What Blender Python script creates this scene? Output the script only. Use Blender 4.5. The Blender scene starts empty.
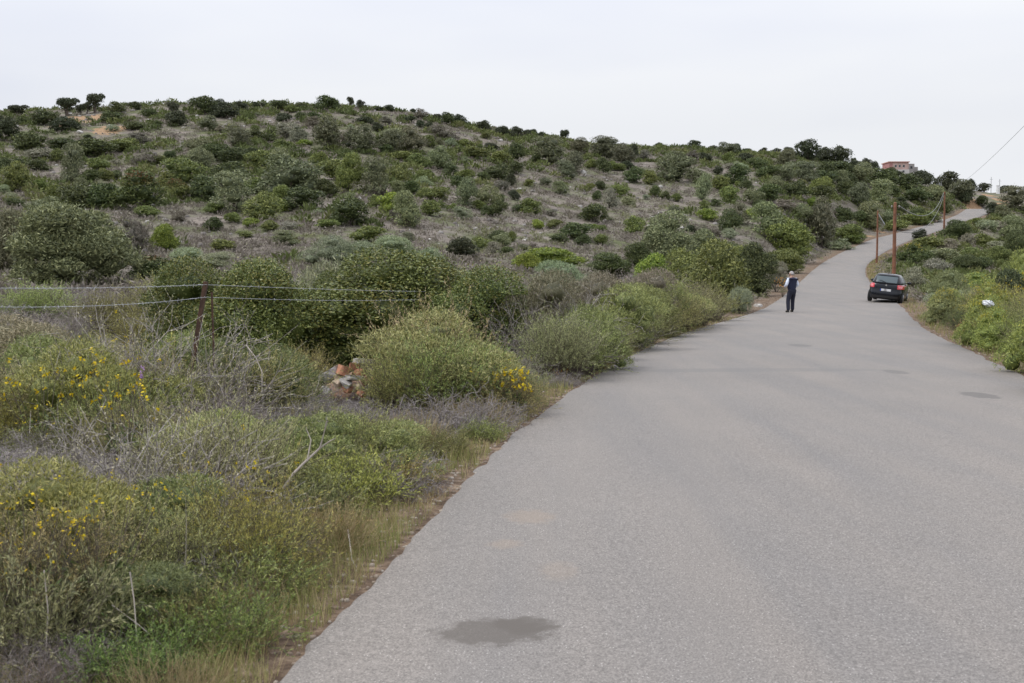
import bpy, bmesh, math, random
import numpy as np
from mathutils import Vector, Matrix
R = math.radians
rng = np.random.default_rng(7)
random.seed(7)
scn = bpy.context.scene
C = scn.collection

# ------------------------------------------------------------------ camera, world, sun
F = 1200.0; CX = 512.0; CY = 341.5; CAMZ = 1.6
PITCH = math.atan(66.5 / F)
cam_d = bpy.data.cameras.new("camera"); cam = bpy.data.objects.new("camera", cam_d); C.objects.link(cam)
cam.location = (0, 0, CAMZ); cam.rotation_euler = (R(90) - PITCH, 0, 0)
cam_d.sensor_fit = 'HORIZONTAL'; cam_d.sensor_width = 36.0; cam_d.lens = 36.0 * F / 1024.0
cam_d.clip_start = 0.1; cam_d.clip_end = 6000
cam_d.dof.use_dof = True; cam_d.dof.focus_distance = 30.0; cam_d.dof.aperture_fstop = 7.0
scn.camera = cam

SUN_EL, SUN_AZ = R(55), R(262)          # veiled by cloud, from the left
w = bpy.data.worlds.new("World"); scn.world = w; w.use_nodes = True
nt = w.node_tree; nt.nodes.clear()
wo = nt.nodes.new('ShaderNodeOutputWorld'); bg = nt.nodes.new('ShaderNodeBackground')
sky = nt.nodes.new('ShaderNodeTexSky'); sky.sky_type = 'NISHITA'; sky.sun_disc = False
sky.sun_elevation = SUN_EL; sky.sun_rotation = SUN_AZ
tc = nt.nodes.new('ShaderNodeTexCoord')
mp = nt.nodes.new('ShaderNodeMapping'); mp.inputs['Scale'].default_value = (1.2, 1.2, 5.0)
nz = nt.nodes.new('ShaderNodeTexNoise'); nz.inputs['Scale'].default_value = 1.1; nz.inputs['Detail'].default_value = 4
cr = nt.nodes.new('ShaderNodeValToRGB')
cr.color_ramp.elements[0].position = 0.36; cr.color_ramp.elements[0].color = (0.72, 0.755, 0.865, 1)
cr.color_ramp.elements[1].position = 0.66; cr.color_ramp.elements[1].color = (0.885, 0.90, 0.935, 1)
sc = nt.nodes.new('ShaderNodeVectorMath'); sc.operation = 'SCALE'; sc.inputs['Scale'].default_value = 10.0
mx = nt.nodes.new('ShaderNodeMix'); mx.data_type = 'RGBA'; mx.inputs['Factor'].default_value = 0.95
sxz = nt.nodes.new('ShaderNodeSeparateXYZ'); nt.links.new(tc.outputs['Generated'], sxz.inputs[0])
zm = nt.nodes.new('ShaderNodeMapRange'); zm.inputs['From Min'].default_value = 0.12; zm.inputs['From Max'].default_value = 1.0
zm.inputs['To Min'].default_value = 9.6; zm.inputs['To Max'].default_value = 21.0
nt.links.new(sxz.outputs['Z'], zm.inputs['Value']); nt.links.new(zm.outputs['Result'], sc.inputs['Scale'])
nt.links.new(tc.outputs['Generated'], mp.inputs['Vector']); nt.links.new(mp.outputs['Vector'], nz.inputs['Vector'])
nt.links.new(nz.outputs['Fac'], cr.inputs['Fac']); nt.links.new(cr.outputs['Color'], sc.inputs[0])
nt.links.new(sky.outputs['Color'], mx.inputs['A']); nt.links.new(sc.outputs['Vector'], mx.inputs['B'])
nt.links.new(mx.outputs['Result'], bg.inputs['Color']); bg.inputs['Strength'].default_value = 0.094
nt.links.new(bg.outputs['Background'], wo.inputs['Surface'])
sd = bpy.data.lights.new("sun", 'SUN'); sd.energy = 1.5; sd.angle = R(15); sd.color = (1.0, 0.96, 0.9)
so = bpy.data.objects.new("sun", sd); C.objects.link(so)
sdir = Vector((math.sin(SUN_AZ) * math.cos(SUN_EL), math.cos(SUN_AZ) * math.cos(SUN_EL), math.sin(SUN_EL)))
so.rotation_euler = sdir.to_track_quat('Z', 'Y').to_euler(); so.location = (0, -20, 60)
scn.view_settings.view_transform = 'Standard'; scn.view_settings.look = 'None'
scn.view_settings.gamma = 1.0; scn.view_settings.exposure = 0.12
scn.render.engine = 'CYCLES'
scn.cycles.max_bounces = 6; scn.cycles.diffuse_bounces = 3; scn.cycles.transparent_max_bounces = 4

# ------------------------------------------------------------------ helpers
def ray(px, py):
    a, b = px - CX, py - CY
    y = F * math.cos(PITCH) - b * math.sin(PITCH)
    z = -F * math.sin(PITCH) - b * math.cos(PITCH)
    return a / y, z / y
def at(px, py, D):
    u, s = ray(px, py); return Vector((u * D, D, CAMZ + s * D))
def project(x, y, z):
    zz = z - CAMZ
    d = y * math.cos(PITCH) - zz * math.sin(PITCH); up = y * math.sin(PITCH) + zz * math.cos(PITCH)
    return CX + F * x / d, CY - F * up / d

def tag(o, label=None, cat=None, group=None, kind=None):
    if label: o['label'] = label
    if cat: o['category'] = cat
    if group: o['group'] = group
    if kind: o['kind'] = kind
    return o
def empty(name, loc, rz=0):
    o = bpy.data.objects.new(name, None); C.objects.link(o); o.location = loc; o.rotation_euler = (0, 0, rz)
    o.empty_display_size = 0.2
    return o
def link(name, me, parent=None):
    o = bpy.data.objects.new(name, me); C.objects.link(o)
    if parent: o.parent = parent
    return o
def copy_tree(o, parent=None):
    c = o.copy(); C.objects.link(c)
    if parent: c.parent = parent
    for ch in [k for k in bpy.data.objects if k.parent == o and k is not c]:
        copy_tree(ch, c)
    return c

def quad_mesh(name, V, Q, mats, mi=None, tint=None, smooth=False):
    me = bpy.data.meshes.new(name)
    V = np.asarray(V, np.float32).reshape(-1, 3); Q = np.asarray(Q, np.int32).reshape(-1, 4)
    me.vertices.add(len(V)); me.vertices.foreach_set('co', V.ravel())
    me.loops.add(Q.size); me.loops.foreach_set('vertex_index', Q.ravel())
    me.polygons.add(len(Q)); me.polygons.foreach_set('loop_start', np.arange(0, Q.size, 4, dtype=np.int32))
    for m in mats: me.materials.append(m)
    if mi is not None: me.polygons.foreach_set('material_index', np.asarray(mi, np.int32))
    if tint is not None:
        a = me.attributes.new('tint', 'FLOAT', 'FACE'); a.data.foreach_set('value', np.asarray(tint, np.float32))
    me.update(calc_edges=True)
    if smooth: me.polygons.foreach_set('use_smooth', np.ones(len(Q), bool))
    return me

class QB:                                  # collects quads
    def __init__(s): s.V = []; s.Q = []; s.M = []; s.T = []; s.n = 0
    def add(s, V, Q, m=0, t=None):
        V = np.asarray(V).reshape(-1, 3); Q = np.asarray(Q).reshape(-1, 4)
        s.V.append(V); s.Q.append(Q + s.n); s.n += len(V)
        s.M.append(np.full(len(Q), m)); s.T.append(rng.random(len(Q)) if t is None else np.broadcast_to(t, (len(Q),)))
    def leaves(s, c, t, sd, m=0, tint=None):
        V = np.stack([c - t, c + sd, c + t, c - sd], 1).reshape(-1, 3)
        s.add(V, np.arange(len(V)).reshape(-1, 4), m, tint)
    def tubes(s, P, r0, r1, m=1, sides=3, tint=None):   # P (n,k,3)
        n, k, _ = P.shape
        T = np.gradient(P, axis=1); T /= np.linalg.norm(T, axis=2, keepdims=True) + 1e-9
        up = np.where(np.abs(T[..., 2:3]) > .9, np.array([1., 0, 0]), np.array([0, 0, 1.]))
        A = np.cross(T, up); A /= np.linalg.norm(A, axis=2, keepdims=True) + 1e-9; B = np.cross(T, A)
        f = np.linspace(0, 1, k)[None, :, None]
        r0 = np.broadcast_to(r0, (n,))[:, None, None]; r1 = np.broadcast_to(r1, (n,))[:, None, None]
        rad = r0 * (1 - f) + r1 * f
        ring = [P + rad * (math.cos(a) * A + math.sin(a) * B) for a in np.arange(sides) * 2 * math.pi / sides]
        V = np.stack(ring, 2)                            # n,k,s,3
        idx = np.arange(n * k * sides).reshape(n, k, sides)
        q = np.stack([idx[:, :-1], np.roll(idx, -1, 2)[:, :-1], np.roll(idx, -1, 2)[:, 1:], idx[:, 1:]], -1)
        s.add(V, q, m, tint)
    def mesh(s, name, mats, smooth=False):
        return quad_mesh(name, np.concatenate(s.V), np.concatenate(s.Q), mats, np.concatenate(s.M), np.concatenate(s.T), smooth)

def part_mesh(b, name, idxs, mats):
    V = np.concatenate(b.V); Q = np.concatenate(b.Q); M = np.concatenate(b.M); T = np.concatenate(b.T)
    k_ = np.isin(M, idxs); Q = Q[k_]; M = M[k_]; T = T[k_]
    if not len(Q): return None
    u_, inv = np.unique(Q, return_inverse=True)
    return quad_mesh(name, V[u_], inv.reshape(-1, 4), mats, M, T)

def unit(v): return v / (np.linalg.norm(v, axis=-1, keepdims=True) + 1e-9)

def tube_mesh(name, pts, r, mat, parent=None, sides=8, r1=None):
    b = QB(); b.tubes(np.array([pts], float), r, r if r1 is None else r1, 0, sides)
    return link(name, b.mesh(name, [mat], True), parent)

def bm_obj(name, bm, mats, parent=None, smooth=False, bevel=0):
    me = bpy.data.meshes.new(name); bm.to_mesh(me); bm.free()
    for m in (mats if isinstance(mats, (list, tuple)) else [mats]): me.materials.append(m)
    if smooth:
        for p in me.polygons: p.use_smooth = True
    o = link(name, me, parent)
    if bevel:
        md = o.modifiers.new('bevel', 'BEVEL'); md.width = bevel; md.segments = 2
    return o
def box(bm, x0, x1, y0, y1, z0, z1):
    v = [bm.verts.new(p) for p in ((x0,y0,z0),(x1,y0,z0),(x1,y1,z0),(x0,y1,z0),(x0,y0,z1),(x1,y0,z1),(x1,y1,z1),(x0,y1,z1))]
    for f in ((0,3,2,1),(4,5,6,7),(0,1,5,4),(1,2,6,5),(2,3,7,6),(3,0,4,7)): bm.faces.new([v[i] for i in f])

# ------------------------------------------------------------------ materials
def newmat(name):
    m = bpy.data.materials.new(name); m.use_nodes = True
    n = m.node_tree.nodes; l = m.node_tree.links
    return m, n, l, n['Principled BSDF']
def N(n, t, **k):
    x = n.new(t)
    for a, b in k.items(): setattr(x, a, b)
    return x
def plain(name, col, rough=.6, metal=0, coat=0, noise=0.0, nscale=20, spec=.5, emis=None):
    m, n, l, p = newmat(name)
    p.inputs['Roughness'].default_value = rough; p.inputs['Metallic'].default_value = metal
    p.inputs['Coat Weight'].default_value = coat; p.inputs['Specular IOR Level'].default_value = spec
    tcn = N(n, 'ShaderNodeTexCoord'); t = N(n, 'ShaderNodeTexNoise'); t.inputs['Scale'].default_value = nscale; t.inputs['Detail'].default_value = 5
    l.new(tcn.outputs['Object'], t.inputs['Vector'])
    r = N(n, 'ShaderNodeValToRGB'); k = noise
    r.color_ramp.elements[0].position = .3; r.color_ramp.elements[1].position = .7
    r.color_ramp.elements[0].color = tuple(c * (1 - k) for c in col) + (1,)
    r.color_ramp.elements[1].color = tuple(min(1, c * (1 + k)) for c in col) + (1,)
    l.new(t.outputs['Fac'], r.inputs['Fac']); l.new(r.outputs['Color'], p.inputs['Base Color'])
    if emis: p.inputs['Emission Color'].default_value = emis + (1,); p.inputs['Emission Strength'].default_value = 1
    return m

def foliage_mat(name, tips=None, tip_amt=0.0, spec=.3, rough=.55, top_only=False):
    """leaf colour = object colour, varied leaf by leaf; a share of leaves is new growth in another colour"""
    m, n, l, p = newmat(name)
    oi = N(n, 'ShaderNodeObjectInfo'); at_ = N(n, 'ShaderNodeAttribute', attribute_name='tint')
    mr = N(n, 'ShaderNodeMapRange'); mr.inputs['To Min'].default_value = .42; mr.inputs['To Max'].default_value = 1.9
    l.new(at_.outputs['Fac'], mr.inputs['Value'])
    hs = N(n, 'ShaderNodeHueSaturation')
    mh = N(n, 'ShaderNodeMapRange'); mh.inputs['To Min'].default_value = .525; mh.inputs['To Max'].default_value = .48
    l.new(at_.outputs['Fac'], mh.inputs['Value']); l.new(mh.outputs['Result'], hs.inputs['Hue'])
    l.new(mr.outputs['Result'], hs.inputs['Value']); l.new(oi.outputs['Color'], hs.inputs['Color'])
    colr = hs.outputs['Color']
    if tips:
        tcn = N(n, 'ShaderNodeTexCoord'); nzz = N(n, 'ShaderNodeTexNoise'); nzz.inputs['Scale'].default_value = 3.5
        l.new(tcn.outputs['Object'], nzz.inputs['Vector'])
        ad = N(n, 'ShaderNodeMath', operation='MULTIPLY'); l.new(nzz.outputs['Fac'], ad.inputs[0]); l.new(at_.outputs['Fac'], ad.inputs[1])
        gt = N(n, 'ShaderNodeMapRange'); gt.inputs['From Min'].default_value = .55 - tip_amt * .5; gt.inputs['From Max'].default_value = .62 - tip_amt * .5
        l.new(ad.outputs[0], gt.inputs['Value'])
        fac = gt.outputs['Result']
        if top_only:
            sx = N(n, 'ShaderNodeSeparateXYZ'); l.new(tcn.outputs['Object'], sx.inputs[0])
            zr_ = N(n, 'ShaderNodeMapRange'); zr_.inputs['From Min'].default_value = .55; zr_.inputs['From Max'].default_value = .8
            l.new(sx.outputs['Z'], zr_.inputs['Value'])
            mm = N(n, 'ShaderNodeMath', operation='MULTIPLY'); l.new(zr_.outputs['Result'], mm.inputs[0]); l.new(fac, mm.inputs[1]); fac = mm.outputs[0]
        mxx = N(n, 'ShaderNodeMix', data_type='RGBA'); mxx.inputs['B'].default_value = tips + (1,)
        l.new(fac, mxx.inputs['Factor']); l.new(colr, mxx.inputs['A']); colr = mxx.outputs['Result']
    l.new(colr, p.inputs['Base Color']); p.inputs['Roughness'].default_value = rough
    p.inputs['Specular IOR Level'].default_value = spec
    tr = N(n, 'ShaderNodeBsdfTranslucent'); l.new(colr, tr.inputs['Color'])
    ms = N(n, 'ShaderNodeMixShader'); ms.inputs[0].default_value = .13
    out = n['Material Output']; l.new(p.outputs[0], ms.inputs[1]); l.new(tr.outputs[0], ms.inputs[2]); l.new(ms.outputs[0], out.inputs['Surface'])
    return m
def ramp_mat(name, stops, rough=.8, spec=.2, noise_scale=None, mixn=.5, trans=.15):
    """colour by the per-face tint value (mixed with a world-space noise) through a ramp"""
    m, n, l, p = newmat(name)
    at_ = N(n, 'ShaderNodeAttribute', attribute_name='tint'); fac = at_.outputs['Fac']
    if noise_scale:
        g = N(n, 'ShaderNodeNewGeometry'); nn = N(n, 'ShaderNodeTexNoise'); nn.inputs['Scale'].default_value = noise_scale; nn.inputs['Detail'].default_value = 3
        l.new(g.outputs['Position'], nn.inputs['Vector'])
        st = N(n, 'ShaderNodeMapRange'); st.inputs['From Min'].default_value = .3; st.inputs['From Max'].default_value = .7; l.new(nn.outputs['Fac'], st.inputs['Value'])
        mi = N(n, 'ShaderNodeMix'); mi.inputs['Factor'].default_value = mixn; l.new(fac, mi.inputs[2]); l.new(st.outputs['Result'], mi.inputs[3]); fac = mi.outputs[0]
    r = N(n, 'ShaderNodeValToRGB'); e = r.color_ramp.elements
    while len(e) < len(stops): e.new(.5)
    for k, (pos, c) in enumerate(stops): e[k].position = pos; e[k].color = c + (1,)
    l.new(fac, r.inputs['Fac']); l.new(r.outputs['Color'], p.inputs['Base Color'])
    p.inputs['Roughness'].default_value = rough; p.inputs['Specular IOR Level'].default_value = spec
    if trans:
        tr = N(n, 'ShaderNodeBsdfTranslucent'); l.new(r.outputs['Color'], tr.inputs['Color'])
        ms = N(n, 'ShaderNodeMixShader'); ms.inputs[0].default_value = trans
        out = n['Material Output']; l.new(p.outputs[0], ms.inputs[1]); l.new(tr.outputs[0], ms.inputs[2]); l.new(ms.outputs[0], out.inputs['Surface'])
    return m

M_leaf = foliage_mat('foliage')
M_leaf_warm = foliage_mat('foliage with yellow new growth', tips=(.23, .215, .055), tip_amt=.36, spec=.4, rough=.45)
M_leaf_red = foliage_mat('foliage with rusty tops', tips=(.16, .075, .03), tip_amt=.55, top_only=True)
M_leaf_yel = foliage_mat('foliage with yellow blossom', tips=(.42, .34, .03), tip_amt=.40, top_only=True)
M_twig = plain('twigs', (.115, .095, .08), .85, noise=.35, nscale=8, spec=.2)
M_deadtwig = ramp_mat('dead grey twigs', [(0, (.14, .12, .115)), (.5, (.28, .25, .24)), (1, (.46, .42, .40))], trans=0)
M_straw = ramp_mat('straw', [(0, (.16, .17, .06)), (.35, (.30, .26, .12)), (.7, (.46, .38, .22)), (1, (.38, .24, .14))])
M_flower = ramp_mat('yellow petals', [(0, (.5, .34, .01)), (1, (.72, .58, .03))], rough=.6)
M_pink = ramp_mat('lilac petals', [(0, (.42, .25, .5)), (1, (.58, .4, .62))])
M_bark = plain('bark', (.13, .105, .085), .9, noise=.4, nscale=5)
M_stone = plain('limestone', (.43, .41, .38), .9, noise=.28, nscale=2.5)
M_grass = ramp_mat('verge grass', [(0, (.13, .17, .04)), (.3, (.21, .24, .07)), (.5, (.30, .28, .11)), (.7, (.42, .34, .19)), (1, (.32, .19, .11))], noise_scale=1.1, mixn=.5, trans=.25)
M_phry = ramp_mat('low thorny scrub', [(0, (.09, .09, .045)), (.3, (.18, .16, .125)), (.55, (.26, .225, .20)), (.78, (.20, .215, .09)), (1, (.35, .31, .27))], noise_scale=.13, mixn=.45)

# ------------------------------------------------------------------ terrain heights
DS = [0, 12, 24, 43, 62, 85, 110, 140, 170, 200, 230, 270, 330]
COLS = {
 0:   [355,292,264,225,190,155,128,112,114,121,130],
 200: [355,294,266,227,190,153,122,107,109,117,126],
 300: [355,296,268,228,192,155,122,106,107,115,124],
 400: [355,300,272,232,198,163,132,114,113,120,128],
 500: [355,306,277,242,212,180,152,136,132,134,140],
 600: [355,315,286,255,228,201,176,156,147,147,152],
 700: [355,319,294,264,238,212,186,164,152,151,156],
 750: [355,319.6,298,272,246,218,191,168,155,153,158],
 800: [355,319.6,300,280,258,229,200,175,161,157,160],
 850: [355,319.6,301,285,272,255,232,205,182,167,166],
 900: [355,319.6,301,286,274,262,245,228,208,184,175],
 950: [355,319.6,301,286,274,264,250,234,222,198,189],
 1000:[355,319.6,303,288,275,264,252,238,227,206,192]}
UPX = sorted(COLS); UU = np.array([ray(p, 200)[0] for p in UPX])
DD = np.arange(0, 402, 2.0)
tab = []
for p in UPX:
    zs = [0, 0] + [CAMZ + ray(p, y)[1] * d for y, d in zip(COLS[p], DS[2:])]
    zs[2] = 0.0
    zz = np.interp(DD, DS + [430], zs + [zs[-1] - 14])
    k = np.hanning(9); k /= k.sum()
    zz = np.convolve(np.pad(zz, 4, mode='edge'), k, 'valid'); tab.append(zz)
tab = np.array(tab)
UD = np.linspace(-.46, .46, 93)
T2 = np.array([np.interp(UD, UU, tab[:, j]) for j in range(tab.shape[1])]).T
k = np.hanning(9); k /= k.sum()
T2 = np.array([np.convolve(np.pad(T2[:, j], 4, mode='edge'), k, 'valid') for j in range(T2.shape[1])]).T

def vnoise(x, y, s, seed=0):
    x = np.asarray(x) / s + seed * 17.3; y = np.asarray(y) / s + seed * 9.1
    xi = np.floor(x); yi = np.floor(y); fx = x - xi; fy = y - yi; fx = fx*fx*(3-2*fx); fy = fy*fy*(3-2*fy)
    h = lambda a, b: np.modf(np.sin(a * 127.1 + b * 311.7) * 43758.5453)[0] % 1.0
    return (h(xi,yi)*(1-fx)+h(xi+1,yi)*fx)*(1-fy)+(h(xi,yi+1)*(1-fx)+h(xi+1,yi+1)*fx)*fy

ZR = ([-50,0,50,62,80,100,120,143,165,190,215,240,255,300,400],
      [0,0,0,.26,.75,1.45,2.3,3.6,5.4,8,11,14,15.7,14.5,10])
RDD = np.arange(-50, 400, 1.0); _z = np.interp(RDD, *ZR); _k = np.hanning(17); _k /= _k.sum()
_z = np.convolve(np.pad(_z, 8, mode='edge'), _k, 'valid')
def zroad(y): return np.interp(y, RDD, _z)

def hit_road(px, py):
    u, s = ray(px, py); d = np.arange(2, 300, .05); z = CAMZ + s * d
    i = np.argmax(z <= zroad(d)) if s < 0 and (z[:900] <= 0).any() else np.argmax(z <= zroad(d))
    return u * d[i], d[i]
LP = [(275,683),(332,622),(390,560),(447,500),(505,440),(548,407),(590,378),(640,350),(690,331),(740,317),(773,304),(796,285),(815,267),(834,255),(859,244.5),(873,238.5),(907,230),(940,221.5),(957,215)]
RP = [(1024,378),(968,350),(935,335),(918,323.5),(904,307),(886,295),(871,284),(865,274),(866,264.5),(879,255),(895,246.5),(918,237.5),(945,229),(962,222),(987,215)]
Lw = [hit_road(*p) for p in LP]; Rw = [hit_road(*p) for p in RP]
Lw = [(-2.2,-8),(-1.45,0)] + Lw + [(93.5,249),(97,257),(104,267),(122,276),(140,280)]
Rw = [(3.6,-8),(4.9,0),(5.75,6),(6.7,12)] + Rw + [(99.5,249),(104,256),(110,262),(125,269),(142,273)]
def resample(P, n):
    P = np.array(P, float)
    for _ in range(2):                                   # round the corners a little
        Q = [P[0]]
        for a, b in zip(P[:-1], P[1:]): Q += [a*.75+b*.25, a*.25+b*.75]
        P = np.array(Q + [P[-1]])
    s = np.r_[0, np.cumsum(np.hypot(*np.diff(P, axis=0).T))]
    return P, s
LPp, Ls = resample(Lw, 0); RPp, Rs = resample(Rw, 0)
def poly_at(P, s, t): return np.stack([np.interp(t, s, P[:, 0]), np.interp(t, s, P[:, 1])], 1)
# sections: for steps along the left edge, the partner on the right edge is the nearest point
tl = [0.0]
while tl[-1] < Ls[-1]:
    y = np.interp(tl[-1], Ls, LPp[:, 1]); tl.append(tl[-1] + (.12 if y < 14 else .3 if y < 40 else 1.0))
tl = np.array(tl[:-1]); SL = poly_at(LPp, Ls, tl)
tr_d = np.arange(0, Rs[-1], .1); RD = poly_at(RPp, Rs, tr_d)
idx = np.array([np.argmin(((RD - p) ** 2).sum(1)) for p in SL]); idx = np.maximum.accumulate(idx)
tR = tr_d[idx].astype(float); kk = np.hanning(41); kk /= kk.sum()
tR = np.convolve(np.pad(tR, 20, mode='edge'), kk, 'valid'); SR = poly_at(RPp, Rs, tR)
CL = (SL + SR) / 2; HW = np.hypot(*(SL - SR).T) / 2
CLs, HWs = CL[::3], HW[::3]

def road_dist(x, y):
    """signed distance outside the road edge (negative inside), and side"""
    x = np.atleast_1d(np.asarray(x, float)); y = np.atleast_1d(np.asarray(y, float))
    out = np.full(x.shape, 60.0); side = np.zeros(x.shape)
    xf, yf, of, sf = x.ravel(), y.ravel(), out.ravel(), side.ravel()
    m = np.where((yf > -20) & (yf < 300))[0]
    for a in range(0, len(m), 20000):
        j = m[a:a+20000]
        d = np.hypot(xf[j][:, None] - CLs[None, :, 0], yf[j][:, None] - CLs[None, :, 1]) - HWs[None]
        q = d.argmin(1); of[j] = d[np.arange(len(j)), q]; sf[j] = np.sign(xf[j] - CLs[q, 0])
    return of.reshape(x.shape), sf.reshape(x.shape)
def sstep(a, b, v): t = np.clip((v - a) / (b - a), 0, 1); return t*t*(3-2*t)
def ground(x, y, under=False):
    x = np.atleast_1d(np.asarray(x, float)); y = np.atleast_1d(np.asarray(y, float))
    yy = np.maximum(y, .5); u = np.clip(x / yy, -.455, .455)
    fi = (u + .46) / .01; fj = np.clip(yy, 0, 399) / 2
    i = np.clip(fi.astype(int), 0, 91); j = np.clip(fj.astype(int), 0, 199); a = fi - i; b = fj - j
    z = (T2[i, j]*(1-a)+T2[i+1, j]*a)*(1-b)+(T2[i, j+1]*(1-a)+T2[i+1, j+1]*a)*b
    z = z - np.clip(yy - 399, 0, 500) * .08
    amp = np.clip((yy - 8) / 60, .12, 1)
    z = z + amp * ((vnoise(x, y, 9, 1) - .5) * 1.0 + (vnoise(x, y, 3.1, 2) - .5) * .35)
    d, s = road_dist(x, y)
    bw = 3 + np.clip(yy, 0, 200) * .03
    wgt = sstep(0.3, 1, (d / bw))
    rz = zroad(y) - .012 + (vnoise(x, y, 1.1, 5) - .5) * .07 * sstep(.15, 1, d)
    if under: rz = rz - sstep(-.15, -.6, d) * (.05 + .0022 * np.clip(yy, 0, 260))
    return rz * (1 - wgt) + z * wgt
def g1(x, y): return float(ground(x, y)[0])
_dd = np.concatenate([np.arange(2.5, 30, .05), np.arange(30, 360, .25)])
def hit(px, py):
    u, s = ray(px, py); z = ground(u * _dd, _dd); q = CAMZ + s * _dd
    i = int(np.argmax(q <= z)) if (q <= z).any() else -1
    if i < 0:                                             # just above a crest: stand on the crest
        i = int(np.argmax((z - CAMZ) / _dd)) - 2
    return u * _dd[i], _dd[i], float(z[i])

# ------------------------------------------------------------------ terrain mesh
def axis(lo, hi):
    def half(m):
        v = [0.0]
        while v[-1] < m:
            a = v[-1]; v.append(a + (min(.14 + .02 * a, 1.05) if a < 300 else 1.05 + (a - 300) * .12))
        return v
    p = half(hi); q = half(-lo); return np.array([-t for t in q[:0:-1]] + p)
ax = axis(-3500, 3500)
ax = ax[(ax < 155) | (ax > 155) & (np.arange(len(ax)) % 4 == 0)]
ay = axis(-1500, 3500)
ay = ay[(ay > -12) | (np.arange(len(ay)) % 5 == 0)]
GX, GY = np.meshgrid(ax, ay, indexing='ij'); GZ = ground(GX.ravel(), GY.ravel(), True).reshape(GX.shape)
GI = np.arange(GX.size).reshape(GX.shape)
GQ = np.stack([GI[:-1, :-1], GI[1:, :-1], GI[1:, 1:], GI[:-1, 1:]], -1).reshape(-1, 4)

EARTH = [(88,118,22),(110,130,16),(96,122,14),(75,118,14),(60,126,10),(925,236,12),(935,233,10),(972,206,12),(1003,207,10),(845,222,4),(880,232,8),(868,236,7),(1000,200,8),(990,196,8),(820,262,5)]
m, n, l, p = newmat('hillside ground')
g = N(n, 'ShaderNodeNewGeometry')
def noise(scale, det=4, rough=.55, vec=None):
    t = N(n, 'ShaderNodeTexNoise'); t.inputs['Scale'].default_value = scale; t.inputs['Detail'].default_value = det; t.inputs['Roughness'].default_value = rough
    l.new(vec or g.outputs['Position'], t.inputs['Vector']); return t.outputs['Fac']
def ramp(f, stops, interp='LINEAR'):
    r = N(n, 'ShaderNodeValToRGB'); r.color_ramp.interpolation = interp; e = r.color_ramp.elements
    while len(e) < len(stops): e.new(.5)
    for q, (pos, c) in enumerate(stops): e[q].position = pos; e[q].color = (c + (1,)) if isinstance(c, tuple) else (c, c, c, 1)
    l.new(f, r.inputs['Fac']); return r.outputs['Color']
def mixc(f, a, b, mode='MIX'):
    q = N(n, 'ShaderNodeMix', data_type='RGBA', blend_type=mode)
    if isinstance(f, float): q.inputs['Factor'].default_value = f
    else: l.new(f, q.inputs['Factor'])
    for s_, v in (('A', a), ('B', b)):
        if isinstance(v, tuple): q.inputs[s_].default_value = v + (1,)
        else: l.new(v, q.inputs[s_])
    return q.outputs['Result']
base = ramp(noise(.5, 6, .7), [(.3, (.10, .088, .07)), (.45, (.17, .148, .125)), (.58, (.23, .198, .172)), (.72, (.29, .25, .20))])
green = ramp(noise(.22, 5, .65), [(.45, 0.0), (.62, 1.0)])
fine = ramp(noise(3.0, 5, .8), [(.3, .55), (.7, 1.35)])
c1 = mixc(green, base, (.12, .13, .065)); 
e_at = N(n, 'ShaderNodeAttribute', attribute_name='earth'); 
emul = N(n, 'ShaderNodeMath', operation='MULTIPLY_ADD'); l.new(noise(.9, 4), emul.inputs[0]); emul.inputs[1].default_value = .9; l.new(e_at.outputs['Fac'], emul.inputs[2])
eth = ramp(emul.outputs[0], [(.78, 0.0), (.95, 1.0)])
earthc = ramp(noise(2.2, 4), [(.3, (.27, .17, .095)), (.7, (.4, .27, .165))])
c2 = mixc(eth, c1, earthc)
v_at = N(n, 'ShaderNodeAttribute', attribute_name='verge')
vc = ramp(noise(6, 6, .75), [(.3, (.085, .058, .04)), (.5, (.165, .115, .08)), (.62, (.24, .18, .125)), (.75, (.33, .28, .22))])
c3 = mixc(v_at.outputs['Fac'], c2, vc)
c4 = mixc(1.0, c3, fine, 'MULTIPLY')
vor = N(n, 'ShaderNodeTexVoronoi'); vor.inputs['Scale'].default_value = 1.4; l.new(g.outputs['Position'], vor.inputs['Vector'])
st = ramp(vor.outputs['Distance'], [(.10, 1.0), (.16, 0.0)]); gate = ramp(noise(.35, 3), [(.52, 0.0), (.6, 1.0)])
stg = mixc(1.0, st, gate, 'MULTIPLY')
c5 = mixc(stg, c4, (.4, .385, .36))
l.new(c5, p.inputs['Base Color']); p.inputs['Roughness'].default_value = .95; p.inputs['Specular IOR Level'].default_value = .15
bp = N(n, 'ShaderNodeBump'); bp.inputs['Strength'].default_value = .7; bp.inputs['Distance'].default_value = .15
l.new(noise(4, 6, .75), bp.inputs['Height']); l.new(bp.outputs['Normal'], p.inputs['Normal'])
M_ground = m
me = quad_mesh('hillside', np.stack([GX, GY, GZ], -1), GQ, [M_ground], smooth=True)
gd, gs = road_dist(GX.ravel(), GY.ravel())
a = me.attributes.new('verge', 'FLOAT', 'POINT')
a.data.foreach_set('value', (1 - sstep(.5, 2.4, gd + (vnoise(GX.ravel(), GY.ravel(), 1.7, 3) - .5) * 1.4)).astype(np.float32))
ev = np.zeros(GX.size)
for (ex, ey, er) in EARTH:
    X, Y, Z = hit(ex, ey); rr = er * Y / F
    ev = np.maximum(ev, 1 - np.hypot((GX.ravel() - X), (GY.ravel() - Y) * .5) / (rr * 1.6))
a = me.attributes.new('earth', 'FLOAT', 'POINT'); a.data.foreach_set('value', np.clip(ev, 0, 1).astype(np.float32))
terrain = link('hillside_ground', me); tag(terrain, kind='structure')

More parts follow.
